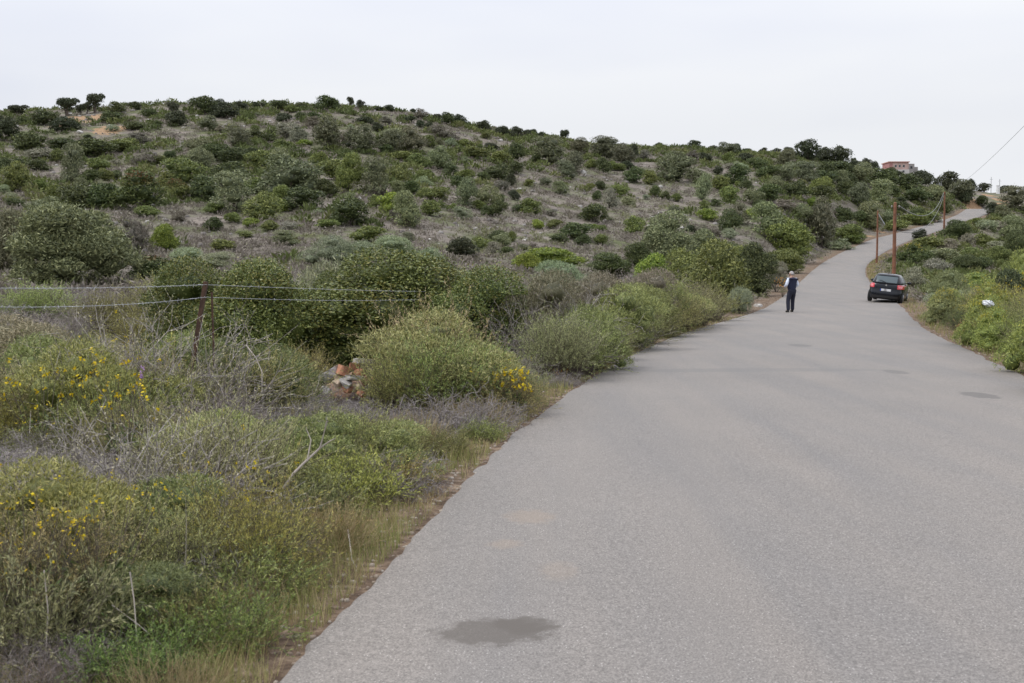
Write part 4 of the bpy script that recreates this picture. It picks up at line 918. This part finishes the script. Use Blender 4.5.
# ------------------------------------------------------------------ utility poles and power lines
M_pole = plain('tarred pine pole', (.19, .085, .048), .85, noise=.45, nscale=3)
M_cable = plain('cable', (.16, .16, .16), .6)
M_ins = plain('brown insulator', (.3, .28, .26), .35)
def pole(px, by, top_y, r0, r1, label, D=None, lean=0.0, extras='ins'):
    if D: X, Y = ray(px, by)[0] * D, D; Z_ = g1(X, Y)
    else: X, Y, Z_ = hit(px, by)
    ztop = CAMZ + ray(px, top_y)[1] * Y; root = empty('utility_pole', (X, Y, Z_)); h = ztop - Z_
    tag(root, label, 'pole', 'wooden poles beside the road')
    f = np.linspace(0, 1, 7); pts = [(lean * h * q_ + .02 * math.sin(q_ * 5), 0, -.3 + (h + .3) * q_) for q_ in f]
    o = tube_mesh('shaft', pts, r0, M_pole, root, 12, r1)
    bm = bmesh.new(); bmesh.ops.create_cone(bm, cap_ends=True, segments=12, radius1=r1, radius2=r1*.4, depth=.06); bmesh.ops.translate(bm, verts=bm.verts, vec=(pts[-1][0], 0, h + .028)); bm_obj('cap', bm, M_pole, root)
    if extras == 'ins':
        for s_ in (-1, 1):
            bm = bmesh.new(); bmesh.ops.create_cone(bm, cap_ends=True, segments=10, radius1=.05, radius2=.035, depth=.14)
            bmesh.ops.translate(bm, verts=bm.verts, vec=(lean*h + s_*(r1+.13), 0, h - .22)); ib = bm_obj('insulator', bm, M_ins, root, True)
            tube_mesh('bracket', [(lean*h + s_*r1*.5, 0, h - .36), (lean*h + s_*(r1+.13), 0, h - .36), (lean*h + s_*(r1+.13), 0, h - .29)], .015, M_rust, ib, 6)
    return root, Vector((X + lean*h, Y, Z_ + h - .15))
pole1, t1_ = pole(876.5, 263, 211, .12, .08, 'thin dark pole left of the two by the car, with a short slanting strut', lean=.012, extras='')
tube_mesh('strut', [(t1_.x - pole1.location.x, 0, t1_.z - pole1.location.z - .1), (t1_.x - pole1.location.x + .75, 0, t1_.z - pole1.location.z - 1.3)], .05, M_wire, pole1, 6)
pole2, t2_ = pole(893, 285, 203, .13, .10, 'thickest red brown pole, rising right behind the parked car', D=76, lean=.012)
pole3, t3_ = pole(944, 229, 192, .17, .12, 'farthest pole, standing beside the upper stretch of road', lean=0)
t4_ = at(1130, 15, 40); X, Y = t4_.x, t4_.y; pole4 = empty('utility_pole', (X, Y, g1(X, Y))); tag(pole4, 'near wooden pole outside the right edge, carrying the rising cable', 'pole', 'wooden poles beside the road')
tube_mesh('shaft', [(0, 0, -.3), (0, 0, 5), (0, 0, t4_.z - pole4.location.z + .2)], .15, M_pole, pole4, 12, .11)
def cable(a, b, sag, label, r=.02, n_=24):
    pts = [tuple(a.lerp(b, float(f)) - Vector((0, 0, 4*sag*f*(1-f)))) for f in np.linspace(0, 1, n_)]
    o = tube_mesh('power_line', pts, r, M_cable, None, 5); tag(o, label, 'cable', 'cables between the poles'); return o
cable(t2_ + Vector((.2, 0, 0)), t3_ + Vector((-.2, 0, 0)), 1.9, 'upper sagging cable from the thick pole to the farthest pole', .035)
cable(t2_ + Vector((.12, 0, -1.6)), t3_ + Vector((-.1, 0, -.3)), 2.0, 'lower slack cable from the thick pole to the farthest pole', .025)
cable(t3_ + Vector((.2, 0, 0)), t4_, .8, 'thin cable rising across the sky to the upper right', .012, 40)

# ------------------------------------------------------------------ car
M_paint = plain('black car paint', (.006, .008, .012), .16, coat=.2, spec=.25)
M_glass = plain('dark car glass', (.085, .11, .12), 0.2, spec=.3)  # base colour lightened to stand in for the reflection on the glass
M_red = plain('red lamp plastic', (.55, .02, .03), .2, coat=1, emis=None)
M_redlit = plain('pink lamp reflector', (.85, .22, .24), .2, coat=1)
M_rub = plain('tyre rubber', (.015, .015, .015), .85); M_rim = plain('grey rim', (.3, .3, .31), .35, metal=.8)
M_plate = plain('white number plate', (.75, .76, .78), .4); M_chrome = plain('chrome', (.7, .7, .72), .15, metal=1); M_blackp = plain('black plastic', (.02, .02, .02), .6)
def se(th, hw, y0, y1, ex):
    c_, s_ = math.cos(th), math.sin(th); x = hw * abs(c_)**(2/ex) * (1 if c_ >= 0 else -1); y = (y0+y1)/2 + (y1-y0)/2 * abs(s_)**(2/ex) * (1 if s_ >= 0 else -1); return x, y
LOW = [(.19, .79, .10, 3.56), (.27, .825, .04, 3.64), (.42, .835, .01, 3.69), (.55, .845, .0, 3.7), (.60, .845, .06, 3.7), (.75, .845, .05, 3.68), (.88, .825, .07, 3.55), (.95, .79, .11, 3.2), (.975, .74, .17, 3.0)]
TOPS = [(.94, .775, .10, 3.0), (1.05, .745, .16, 2.80), (1.2, .67, .27, 2.52), (1.33, .60, .38, 2.2), (1.39, .55, .45, 2.02), (1.43, .48, .56, 1.9), (1.45, .38, .75, 1.7)]
def lvl(T, z): zs = [q_[0] for q_ in T]; return [float(np.interp(z, zs, [q_[k_] for q_ in T])) for k_ in (1, 2, 3)]
def surf(T, ex, th, z, off=0):
    hw, y0, y1 = lvl(T, z); x, y = se(th, hw + off, y0 - off, y1 + off, ex); return (x, y, z)
def loft(name, T, ex, mat, parent, n_=144):
    bm = bmesh.new(); rings = []
    for (z, hw, y0, y1) in T: rings.append([bm.verts.new((*se(2*math.pi*k_/n_, hw, y0, y1, ex), z)) for k_ in range(n_)])
    for a_, b_ in zip(rings[:-1], rings[1:]):
        for k_ in range(n_): bm.faces.new((a_[k_], a_[(k_+1) % n_], b_[(k_+1) % n_], b_[k_]))
    bm.faces.new(rings[-1]); bm.faces.new(rings[0][::-1]); return bm_obj(name, bm, mat, parent, True)
def patch(name, T, ex, x0, x1, z0, z1, mat, parent, off=.006, side='rear', nx_=10, nz_=6, th=.012):
    """panel lying on the lofted surface: x range for the rear, y range for the flanks"""
    bm = bmesh.new(); g_ = []; ths = np.linspace(0, 2*math.pi, 1441)
    for k_ in range(nz_ + 1):
        z = z0 + (z1 - z0) * k_ / nz_; row = []
        pts = np.array([surf(T, ex, t_, z, off)[:2] for t_ in ths])
        for i in range(nx_ + 1):
            v_ = x0 + (x1 - x0) * i / nx_
            if side == 'rear': m_ = pts[:, 1] < np.mean(pts[:, 1]); q_ = pts[m_][np.argmin(abs(pts[m_][:, 0] - v_))]
            elif side == 'right': m_ = pts[:, 0] > 0; q_ = pts[m_][np.argmin(abs(pts[m_][:, 1] - v_))]
            else: m_ = pts[:, 0] < 0; q_ = pts[m_][np.argmin(abs(pts[m_][:, 1] - v_))]
            row.append(bm.verts.new((q_[0], q_[1], z)))
        g_.append(row)
    for a_, b_ in zip(g_[:-1], g_[1:]):
        for i in range(nx_): bm.faces.new((a_[i], a_[i+1], b_[i+1], b_[i]))
    bmesh.ops.recalc_face_normals(bm, faces=bm.faces); return bm_obj(name, bm, mat, parent, True)
CXp, CYp = ray(880.5, 300)[0] * 60, 59.5
car = empty('parked_car', (CXp, CYp, g1(CXp, CYp) + .01)); tag(car, 'black hatchback seen from behind, parked half on the right verge', 'car')
hd = R(23); car.rotation_euler = (R(1.0), R(6), -hd)
body = loft('body', LOW, 5, M_paint, car); cab = loft('cabin', TOPS, 4.5, M_paint, car)
patch('rear_window', TOPS, 4.5, -.5, .5, 1.03, 1.33, M_glass, car, .014)
for sd_ in ('left', 'right'):
    patch('side_window', TOPS, 4.5, .75, 1.45, 1.0, 1.32, M_glass, car, .006, sd_); patch('side_window', TOPS, 4.5, 1.52, 2.35, 1.0, 1.30, M_glass, car, .006, sd_)
    s_ = -1 if sd_ == 'left' else 1
    tl_ = patch('tail_light', LOW, 5, s_*.55, s_*.838, .74, .945, M_red, car, .012, nx_=12); patch('reflector', LOW, 5, s_*.60, s_*.78, .80, .88, M_redlit, tl_, .018)
    patch('tail_light_side', LOW, 5, .2, .42, .76, .93, M_red, tl_, .008, sd_)
    mb = bmesh.new(); bmesh.ops.create_icosphere(mb, subdivisions=2, radius=1); bmesh.ops.scale(mb, vec=(.11, .06, .08), verts=mb.verts); bmesh.ops.translate(mb, vec=(s_*.9, 2.35, 1.02), verts=mb.verts); bm_obj('mirror', mb, M_paint, car, True)
    for wy in (.62, 2.95):
        wb = bmesh.new(); bmesh.ops.create_cone(wb, cap_ends=True, segments=28, radius1=.295, radius2=.295, depth=.19, matrix=Matrix.Translation((s_*.745, wy, .295)) @ Matrix.Rotation(R(90), 4, 'Y'))
        wh = bm_obj('wheel', wb, M_rub, car, False, .03)
        wb = bmesh.new(); bmesh.ops.create_cone(wb, cap_ends=True, segments=20, radius1=.185, radius2=.17, depth=.02, matrix=Matrix.Translation((s_*.848, wy, .295)) @ Matrix.Rotation(R(90), 4, 'Y')); bm_obj('rim', wb, M_rim, wh)
    tube_mesh('door_handle', [(s_*.85, 1.35, .86), (s_*.862, 1.42, .865), (s_*.85, 1.5, .86)], .012, M_chrome, car, 6)
patch('bumper_trim', LOW, 5, -.62, .62, .25, .38, M_blackp, car, .012)
patch('plate', LOW, 5, -.24, .27, .60, .71, M_plate, car, .02)
patch('plate_band', LOW, 5, -.245, -.205, .60, .71, plain('blue plate band', (.03, .07, .35), .4), car, .022, nx_=2)
eb = bmesh.new(); bmesh.ops.create_cone(eb, cap_ends=True, segments=18, radius1=.052, radius2=.045, depth=.02, matrix=Matrix.Translation((.02, .062, .895)) @ Matrix.Rotation(R(90), 4, 'X')); bm_obj('emblem', eb, M_chrome, car)
tube_mesh('wiper', [(-.02, .118, 1.03), (-.2, .145, 1.10), (-.34, .165, 1.12)], .011, M_blackp, car, 5)
patch('spoiler', TOPS, 4.5, -.55, .55, 1.355, 1.39, M_paint, car, .035)
tube_mesh('exhaust', [(.42, .02, .24), (.42, .3, .24)], .03, M_chrome, car, 10)
tube_mesh('aerial', [(0, .8, 1.45), (0, .65, 1.62)], .006, M_blackp, car, 5)

# ------------------------------------------------------------------ walking man
def skin_obj(name, verts, edges, rads, mat, parent, sub=2, root=0):
    me = bpy.data.meshes.new(name); me.from_pydata(verts, edges, []); me.materials.append(mat)
    for p_ in me.polygons: p_.use_smooth = True
    o = link(name, me, parent); md = o.modifiers.new('skin', 'SKIN'); md.use_smooth_shade = True
    for i, r_ in enumerate(rads): 
        v_ = me.skin_vertices[0].data[i]; v_.radius = (r_, r_) if isinstance(r_, float) else r_; v_.use_root = (i == root)
    if sub: s_ = o.modifiers.new('sub', 'SUBSURF'); s_.levels = sub; s_.render_levels = sub
    return o
M_skin = plain('skin', (.42, .25, .18), .6); M_hair = plain('white hair', (.36, .34, .33), .8, noise=.15); M_shirt = plain('pale blue shirt', (.66, .72, .85), .8); M_vest = plain('navy vest', (.012, .016, .045), .8, noise=.2)
M_trs = plain('dark trousers', (.012, .014, .03), .85, noise=.2); M_shoe = plain('black shoes', (.012, .012, .012), .5)
mx_, my_ = ray(791.5, 313.5)[0] * 50, 50.0
man = empty('person', (mx_, my_, float(zroad(my_)) + .02)); man.rotation_euler = (0, 0, R(27))
tag(man, 'white haired man in navy vest, pale shirt and dark trousers walking away on the road', 'person')
# facing +Y (away); slight turn of the head to the left
V = [(0,0,.95),(0,.01,1.10),(0,0,1.28),(0,-.01,1.42),(0,.0,1.50),(-.01,.02,1.59),(-.015,.03,1.66)]
E = [(0,1),(1,2),(2,3),(3,4),(4,5),(5,6)]; RR = [(.15,.11),(.155,.115),(.165,.12),(.12,.09),.055,.085,.075]
def addv(p_, par, r_): V.append(p_); E.append((par, len(V)-1)); RR.append(r_); return len(V)-1
# nose and ears
addv((-.045, .135, 1.595), 5, .014); addv((-.105, .015, 1.60), 5, .014); addv((.085, .0, 1.60), 5, .014)
hands = {}
for s_, el_, wr in ((-1, (-.30, -.02, 1.14), (-.22, .20, 1.07)), (1, (.30, -.03, 1.14), (.25, .16, 1.02))):
    a_ = addv((s_*.18, 0, 1.36), 3, .042); b_ = addv(el_, a_, .045); c_ = addv(wr, b_, .03); d_ = addv((wr[0]-s_*.02, wr[1]+.07, wr[2]), c_, .034)
    for f_, (ox, oz, ln_) in enumerate(((.03, .01, .075), (.012, .006, .085), (-.006, .002, .08), (-.024, -.004, .065))):
        b1 = (wr[0]-s_*.02 + ox, wr[1]+.07+ln_*.6, wr[2]+oz); k1 = addv(b1, d_, .0095); addv((b1[0]-s_*.02, b1[1]+ln_*.35, b1[2]-.02), k1, .008)
    k1 = addv((wr[0]-s_*.055, wr[1]+.04, wr[2]+.02), c_, .011); addv((wr[0]-s_*.075, wr[1]+.075, wr[2]+.02), k1, .009)
legs = []
for s_, kn, an, toe in ((-1, (-.15, .05, .51), (-.19, -.02, .09), (-.205, .13, .035)), (1, (.15, .12, .52), (.18, .16, .09), (.20, .32, .04))):
    h_ = addv((s_*.095, 0, .88), 0, .09); k1 = addv(kn, h_, .062); a_ = addv(an, k1, .042); addv(toe, a_, .032); legs.append((h_, k1, a_))
bd = skin_obj('body', V, E, RR, M_skin, man, 1)
for s_ in (-1, 1):
    eb = bmesh.new(); bmesh.ops.create_icosphere(eb, subdivisions=1, radius=.013); bmesh.ops.translate(eb, verts=eb.verts, vec=(-.04 + s_*.032, .108, 1.615)); bm_obj('eye', eb, M_blackp, bd, True)
hb = bmesh.new(); bmesh.ops.create_icosphere(hb, subdivisions=3, radius=1)
for v in hb.verts: v.co = Vector((-.008 + v.co.x*.082, .005 + v.co.y*.105 + (.02 if v.co.z > 0 else -.012), 1.625 + v.co.z*(.095 if v.co.z > 0 else .085)))
bm_obj('hair', hb, M_hair, man, True)
skin_obj('vest', [(0,0,.86),(0,.01,1.02),(0,.0,1.22),(0,-.01,1.39),(0,-.005,1.47)], [(0,1),(1,2),(2,3),(3,4)], [(.185,.155),(.195,.16),(.215,.175),(.215,.145),(.105,.095)], M_vest, man, 2, 2)
for s_, el_, wr in ((-1, (-.30, -.02, 1.14), (-.22, .20, 1.07)), (1, (.30, -.03, 1.14), (.25, .16, 1.02))):
    skin_obj('sleeve', [(s_*.16,0,1.385),(s_*.215,0,1.345),el_,(wr[0],wr[1]-.02,wr[2])], [(0,1),(1,2),(2,3)], [.062,.072,.064,.045], M_shirt, man, 2, 1)
skin_obj('collar', [(0,.0,1.44),(0,.005,1.50)], [(0,1)], [.075,.068], M_shirt, man, 1)
skin_obj('trousers', [(0,0,1.02),(0,0,.90),(-.10,0,.84),(-.15,.05,.51),(-.19,-.02,.055),(.10,0,.84),(.15,.12,.52),(.18,.16,.055)], [(0,1),(1,2),(2,3),(3,4),(1,5),(5,6),(6,7)],
         [(.185,.14),(.18,.14),.118,.09,.078,.118,.09,.078], M_trs, man, 2, 1)
for a_, t_ in (((-.19, -.02, .06), (-.205, .13, .04)), ((.18, .16, .06), (.20, .31, .045))):
    skin_obj('shoe', [(a_[0], a_[1]-.05, .045), a_, t_], [(0,1),(1,2)], [.045,.052,.042], M_shoe, man, 1)

# ------------------------------------------------------------------ house on the ridge
M_pinkw = plain('faded pink render', (.48, .34, .30), .9, noise=.15, nscale=1); M_redw = plain('brick red render', (.38, .19, .18), .9); M_grey = plain('grey render', (.30, .28, .27), .9, noise=.15, nscale=1.5)
M_palew = plain('pale wall', (.5, .48, .46), .9, noise=.1); M_dark = plain('dark window glass', (.03, .035, .04), .2); M_roof = plain('roof tiles', (.48, .26, .21), .9, noise=.2)
Dh = 318; u0, _ = ray(889.5, 170); s_px = Dh / F; hx = u0 * Dh; zt = CAMZ + ray(885, 162.5)[1] * Dh
zb = g1(hx + 4, Dh) - .5
house = empty('ridge_house', (hx, Dh, 0)); tag(house, 'pink and grey flat roofed house on the ridge top', 'house')
bm = bmesh.new(); box(bm, 0, 19*s_px, 0, 6, zt - 7*s_px, zt); bm_obj('upper_wall', bm, M_pinkw, house)
bm = bmesh.new(); box(bm, -.1, 3*s_px, -.05, 5.9, zt - 6.5*s_px, zt + .05); bm_obj('side_wall', bm, M_redw, house)
bm = bmesh.new(); box(bm, -.3, 19*s_px + .2, -.3, 6.3, zt + .051, zt + .28); bm_obj('roof', bm, M_roof, house)
bm = bmesh.new(); box(bm, 19*s_px + .01, 25*s_px, .2, 6.2, zt - 11*s_px, zt - .3); bm_obj('grey_wing', bm, M_grey, house)
bm = bmesh.new(); box(bm, 25*s_px + .01, 29*s_px, .6, 6.2, zt - 11*s_px, zt - 1.1); bm_obj('low_wing', bm, M_grey, house)
bm = bmesh.new(); box(bm, -2*s_px, 19*s_px, -.6, 6, min(zb, zt - 11*s_px), zt - 7*s_px - .01); bm_obj('lower_wall', bm, M_palew, house)
for (wx, wz, ww, wh) in ((5, 4.8, 2.2, 2.6), (9, 4.8, 2.2, 2.6), (13, 4.8, 2.2, 2.6), (4, 10, 2.4, 2.2), (12, 10, 2.4, 2.2)):
    yy_ = 0 if wz < 7 else -.6
    bm = bmesh.new(); box(bm, wx*s_px, (wx+ww)*s_px, yy_ - .05, yy_ + .1, zt - wz*s_px, zt - (wz-wh)*s_px); wd_ = bm_obj('window', bm, M_palew, house)
    bm = bmesh.new(); box(bm, (wx+.25)*s_px, (wx+ww-.25)*s_px, yy_ - .06, yy_ - .052, zt - (wz-.25)*s_px, zt - (wz-wh+.25)*s_px); bm_obj('pane', bm, M_dark, wd_)
bm = bmesh.new(); box(bm, 21*s_px, 23*s_px, .14, .3, zt - 6*s_px, zt - 3.5*s_px); bm_obj('window', bm, M_dark, house)
put('M', 'D', 896, 178, 10, 6, label='dark bush growing right in front of the ridge house', D=308)
put('M', 'M', 889, 181, 14, 7, label='dark green bush below the left end of the ridge house', D=300)
put('M', 'M', 908, 183, 16, 8, label='dark green bush below the right end of the ridge house', D=300)

# small white block and masts on the right skyline
X, Y = ray(998, 190)[0] * 318, 318; Z_ = g1(X, Y)
tk = empty('water_tank', (X, Y, Z_)); zt = CAMZ + ray(998, 186)[1] * Y
bm = bmesh.new(); box(bm, -.35, .35, -.35, .35, -.3, zt - Z_); bm_obj('tank_body', bm, plain('whitewash', (.8, .8, .8), .7), tk, False, .06); tag(tk, 'small white block on the far right skyline', 'tank')
bm = bmesh.new(); box(bm, -.4, .4, -.4, .4, zt - Z_ + .001, zt - Z_ + .12); bm_obj('lid', bm, M_palew, tk)
for (px_, ty, lb) in ((991, 177, 'left thin dark mast on the right skyline'), (999.5, 179, 'right thin mast on the right skyline, beside the white block')):
    X, Y = ray(px_, 190)[0] * 322, 322; Z_ = g1(X, Y); h = CAMZ + ray(px_, ty)[1] * Y - Z_
    mr_ = empty('mast', (X, Y, Z_)); tag(mr_, lb, 'mast'); tube_mesh('shaft', [(0,0,-.2),(0,0,h*.5),(0,0,h)], .07, M_cable, mr_, 6, .05); tube_mesh('crossbar', [(-.4,0,h*.85),(0,0,h*.86),(.4,0,h*.85)], .03, M_cable, mr_, 5)

# ------------------------------------------------------------------ small things
M_bag = plain('white plastic bag', (.8, .82, .86), .45)
def bag(px, py, D, wx, hz, label):
    bm = bmesh.new(); bmesh.ops.create_icosphere(bm, subdivisions=4, radius=.5)
    for v in bm.verts:
        q_ = v.co.normalized(); k_ = 1 + .35*math.sin(q_.x*7 + q_.z*5)*math.cos(q_.y*6) + .12*math.sin(q_.x*19+q_.y*13) + .05*math.sin(q_.z*31+q_.x*23); v.co = v.co * k_
    bm.transform(Matrix.Diagonal((wx, wx*.6, hz, 1))); o = bm_obj('plastic_bag', bm, M_bag, None, True); o.location = at(px, py, D); o.rotation_euler = (0, R(12), 0); tag(o, label, 'bag', 'litter in the shrubs')
bpy.context.view_layer.update()
_d = (at(988, 304, 100) - Vector((0, 0, CAMZ))).normalized()
_h = scn.ray_cast(bpy.context.evaluated_depsgraph_get(), Vector((0, 0, CAMZ)), _d)
bagD = _h[1].y if _h[0] else 28.0                            # the leaves the bag is caught on
print('bag rests at', bagD)
bag(988, 303.5, bagD - .10, .0085 * bagD, .0048 * bagD, 'crumpled white plastic bag caught on the yellow green bushes')
bag(922, 251.5, hit(922, 262)[1] - 1.0, .45, .22, 'small white scrap caught on the yellow topped bush below the round dark one')

M_brick = plain('broken orange brick', (.33, .155, .09), .9, noise=.4, nscale=9); M_buff = plain('buff rubble', (.42, .33, .24), .9, noise=.35, nscale=9)
M_slab = plain('grey concrete chunk', (.34, .32, .30), .95, noise=.35, nscale=9)
def chunk(px, py, D, sx, sy, sz, mat, name, label, cat, rot=None):
    bm = bmesh.new(); bmesh.ops.create_cube(bm, size=1); bmesh.ops.subdivide_edges(bm, edges=bm.edges, cuts=3, use_grid_fill=True)
    r = random.Random(int(px*7+py)); pl = [(Vector((r.gauss(0,1), r.gauss(0,1), r.gauss(0,1))).normalized(), r.uniform(.42, .6)) for _ in range(6)]
    for v in bm.verts:
        for a_, b_ in pl:
            e = v.co.dot(a_) - b_
            if e > 0: v.co -= a_ * e
        v.co += Vector((r.uniform(-1,1), r.uniform(-1,1), r.uniform(-1,1))) * .03
    bm.transform(Matrix.Diagonal((sx, sy, sz, 1))); o = bm_obj(name, bm, mat); p_ = at(px, py, D); o.location = p_; o.rotation_euler = rot or (r.uniform(-.5,.5), r.uniform(-.5,.5), r.uniform(0,3)); tag(o, label, cat); return o
# the heap of rubble: a mound of soil (part of the place) with chunks lying on it
bm = bmesh.new(); bmesh.ops.create_icosphere(bm, subdivisions=4, radius=1)
for v in bm.verts:
    q_ = v.co.copy(); k_ = 1 + .10*math.sin(q_.x*5+q_.y*4) + .07*math.sin(q_.y*9+q_.z*7) + .04*math.sin(q_.x*17); v.co = Vector((q_.x*.55*k_, q_.y*.5*k_, q_.z*.42*k_))
md_ = bm_obj('rubble_mound', bm, plain('dug reddish soil', (.24, .15, .10), .95, noise=.4, nscale=5), None, True); X = ray(350, 380)[0]*15.2
md_.location = (X, 15.2, g1(X, 15.2) - .08); tag(md_, 'low heap of reddish soil under the stones and broken brick', 'mound')
CH = [(343,371,14.45,.22,.15,.12,M_brick,'brick_piece','biggest orange brick piece on the rubble heap','brick'),(352,378,14.4,.26,.2,.06,M_slab,'concrete_chunk','flat pale slab lying just below the orange brick piece','rubble'),
 (360,374,14.5,.18,.12,.09,M_brick,'brick_piece','small orange brick piece right of the biggest one','brick'),(339,384,14.35,.13,.10,.10,M_buff,'rubble_stone','buff yellowish stone at the lower left of the heap','stone'),
 (368,382,14.5,.16,.12,.10,M_brick,'brick_piece','reddish brick piece at the right foot of the rubble heap','brick'),(330,376,14.5,.25,.2,.14,M_slab,'concrete_chunk','grey chunk at the left side of the rubble heap','rubble'),
 (365,364,14.9,.3,.2,.12,M_slab,'concrete_chunk','grey chunk on top of the rubble heap','rubble'),(348,390,14.3,.12,.1,.08,M_brick,'brick_piece','small brick crumb at the lower edge of the heap','brick'),
 (374,373,14.7,.2,.14,.1,M_buff,'rubble_stone','buff stone on the right shoulder of the rubble heap','stone'),(320,383,14.5,.16,.14,.1,M_buff,'rubble_stone','buff stone at the far left foot of the heap','stone'),
 (358,388,14.3,.14,.1,.07,M_buff,'rubble_stone','pale stone at the middle of the heap foot','stone')]
CH += [(338,377,14.42,.12,.1,.08,M_buff,'rubble_stone','small buff stone just left of the biggest orange brick piece','stone'),(346,383,14.3,.16,.12,.06,M_slab,'concrete_chunk','thin grey slab leaning at the front of the heap','rubble'),
 (371,388,14.3,.13,.1,.08,M_slab,'concrete_chunk','small grey chunk at the right front of the heap','rubble'),(355,366,14.8,.14,.1,.09,M_brick,'brick_piece','dark brick piece near the top of the heap','brick'),
 (380,380,14.4,.18,.14,.1,M_brick,'brick_piece','brick piece at the far right of the heap','brick'),(325,390,14.1,.12,.1,.08,M_slab,'concrete_chunk','small grey chunk at the lower left foot','rubble'),(362,394,14.0,.1,.09,.07,M_brick,'brick_piece','lowest brick crumb in front of the heap','brick')]
for c_ in CH: chunk(*c_)

# bare forked branch sticking out of the grass, and some long dry stalks
M_dry = plain('bleached dead wood', (.34, .30, .26), .85, noise=.25, nscale=12)
def branch(pts, r0, r1, label, cat='branch', twigs=()):
    P_ = [at(*q_) for q_ in pts]; o = tube_mesh('dead_branch', [tuple(v) for v in P_], r0, M_dry, None, 7, r1); tag(o, label, cat)
    for t_ in twigs: tube_mesh('twig', [tuple(at(*q_)) for q_ in t_], r1*.9, M_dry, o, 5, r1*.4)
    return o
branch([(283,489,7.3),(294,473,7.3),(305,462,7.35),(320,448,7.4),(327,421,7.4)], .009, .006, 'bleached bare branch bent upward out of the green grass', twigs=[[(307,461,7.35),(311,440,7.4),(306,428,7.45)],[(320,448,7.4),(330,441,7.4),(336,438,7.4)]])
branch([(246,345,11.3),(256,358,11.2),(262,372,11.1),(262,392,11.0)], .006, .004, 'thin pale curved stalk below the rusty post')
branch([(130,572,4.9),(134,600,4.85),(137,640,4.8)], .003, .002, 'pale upright dry stalk at the bottom left')
branch([(44,570,4.8),(48,610,4.75),(45,668,4.7)], .003, .002, 'pale upright stalk nearest the bottom left corner')
branch([(112,605,5.0),(140,626,4.95),(165,648,4.9),(185,672,4.85)], .0025, .002, 'long dry stalk leaning across the dark grass at the bottom')
branch([(370,590,6.4),(352,560,6.6),(348,530,6.8)], .003, .004, 'thin reddish dry stalk near the road edge')
for q_, (x_, D_, lb) in enumerate([(75,7.0,'thin dry stalk above the grey twigs near the left edge'),(205,6.2,'thin dry stalk left of the bare forked branch'),(232,7.6,'thin dry stalk just behind the bare forked branch'),(180,5.6,'thin dry stalk among the lowest plants, left of the road edge grass')]):
    p0 = g1(ray(x_,275)[0]*D_, D_); X = ray(x_,275)[0]*D_; h_ = rng.uniform(.55,.95); dx_ = rng.uniform(-.25,.25)
    o = tube_mesh('dry_stalk', [(X,D_,p0),(X+dx_*.2,D_,p0+h_*.4),(X+dx_*.5,D_,p0+h_*.75),(X+dx_,D_-.05,p0+h_)], .0025, M_dry, None, 5, .001)
    tag(o, lb, 'stalk', 'dry stalks in the roadside grass')

# orange and pink blossom patches
def blossom(px, D, n_, spread, h, col_mat, name, label):
    ps = min(1.0, D / 13)
    X = ray(px, 275)[0]*D; b = QB(); a = rng.uniform(0, 6.28, n_); q_ = np.sqrt(rng.random(n_))*spread; hh = h*rng.uniform(.6,1.1,n_)
    P_ = np.stack([np.stack([q_*np.cos(a)*f, q_*np.sin(a)*f, hh*f], 1) for f in (0,.5,1)], 1); b.tubes(P_, .0025, .0015, 1, 3)
    for _ in range(5):
        c_ = P_[:, -1] + rng.normal(size=(n_,3))*.012; b.leaves(c_, unit(rng.normal(size=c_.shape))*.02*ps, unit(rng.normal(size=c_.shape))*.016*ps, 0)
    cL = np.repeat(P_[:, 1], 6, 0) + rng.normal(size=(n_*6,3))*.03; b.leaves(cL, unit(rng.normal(size=cL.shape))*.03, unit(rng.normal(size=cL.shape))*.009, 2)
    o = link(name, b.mesh(name, [col_mat, M_twig, M_leaf])); o.location = (X, D, g1(X, D)); o.color = (.1,.13,.04,1); tag(o, label, 'flowers'); return o
M_or = ramp_mat('orange petals', [(0, (.7,.25,.02)), (1, (.8,.42,.03))])
blossom(560, 18.2, 22, .16, .16, M_or, 'orange_flowers', 'small clump of orange flowers on the verge near the road edge')
blossom(783, 66, 40, .45, 1.0, M_or, 'orange_flowers', 'orange blossom just behind the walking man at head height')
blossom(140, 9.6, 3, .05, .78, M_pink, 'pink_flower', 'pink flower head among the yellow blossoms on the left')
0 and blossom(187, 5.6, 2, .05, .5, M_pink, 'pink_flower', 'tiny pink flower in the lower left grass')
blossom(512, 13.4, 40, .22, .52, M_flower, 'yellow_flowers', 'bright yellow blossom at the right end of the wispy shrub')
blossom(22, 5.1, 20, .3, .6, M_flower, 'yellow_flowers', 'yellow blossom cluster at the left edge near the bottom')
blossom(95, 5.3, 18, .3, .62, M_flower, 'yellow_flowers', 'yellow blossom cluster in the lower left foreground')
blossom(120, 8.8, 24, .3, .9, M_flower, 'yellow_flowers', 'yellow blossom cluster above the grey dead twigs on the left')
blossom(100, 10.1, 26, .35, .85, M_flower, 'yellow_flowers', 'yellow blossom cluster left of the pink flower')
blossom(40, 9.6, 16, .3, .8, M_flower, 'yellow_flowers', 'yellow blossom cluster near the left edge, below the fence wires')
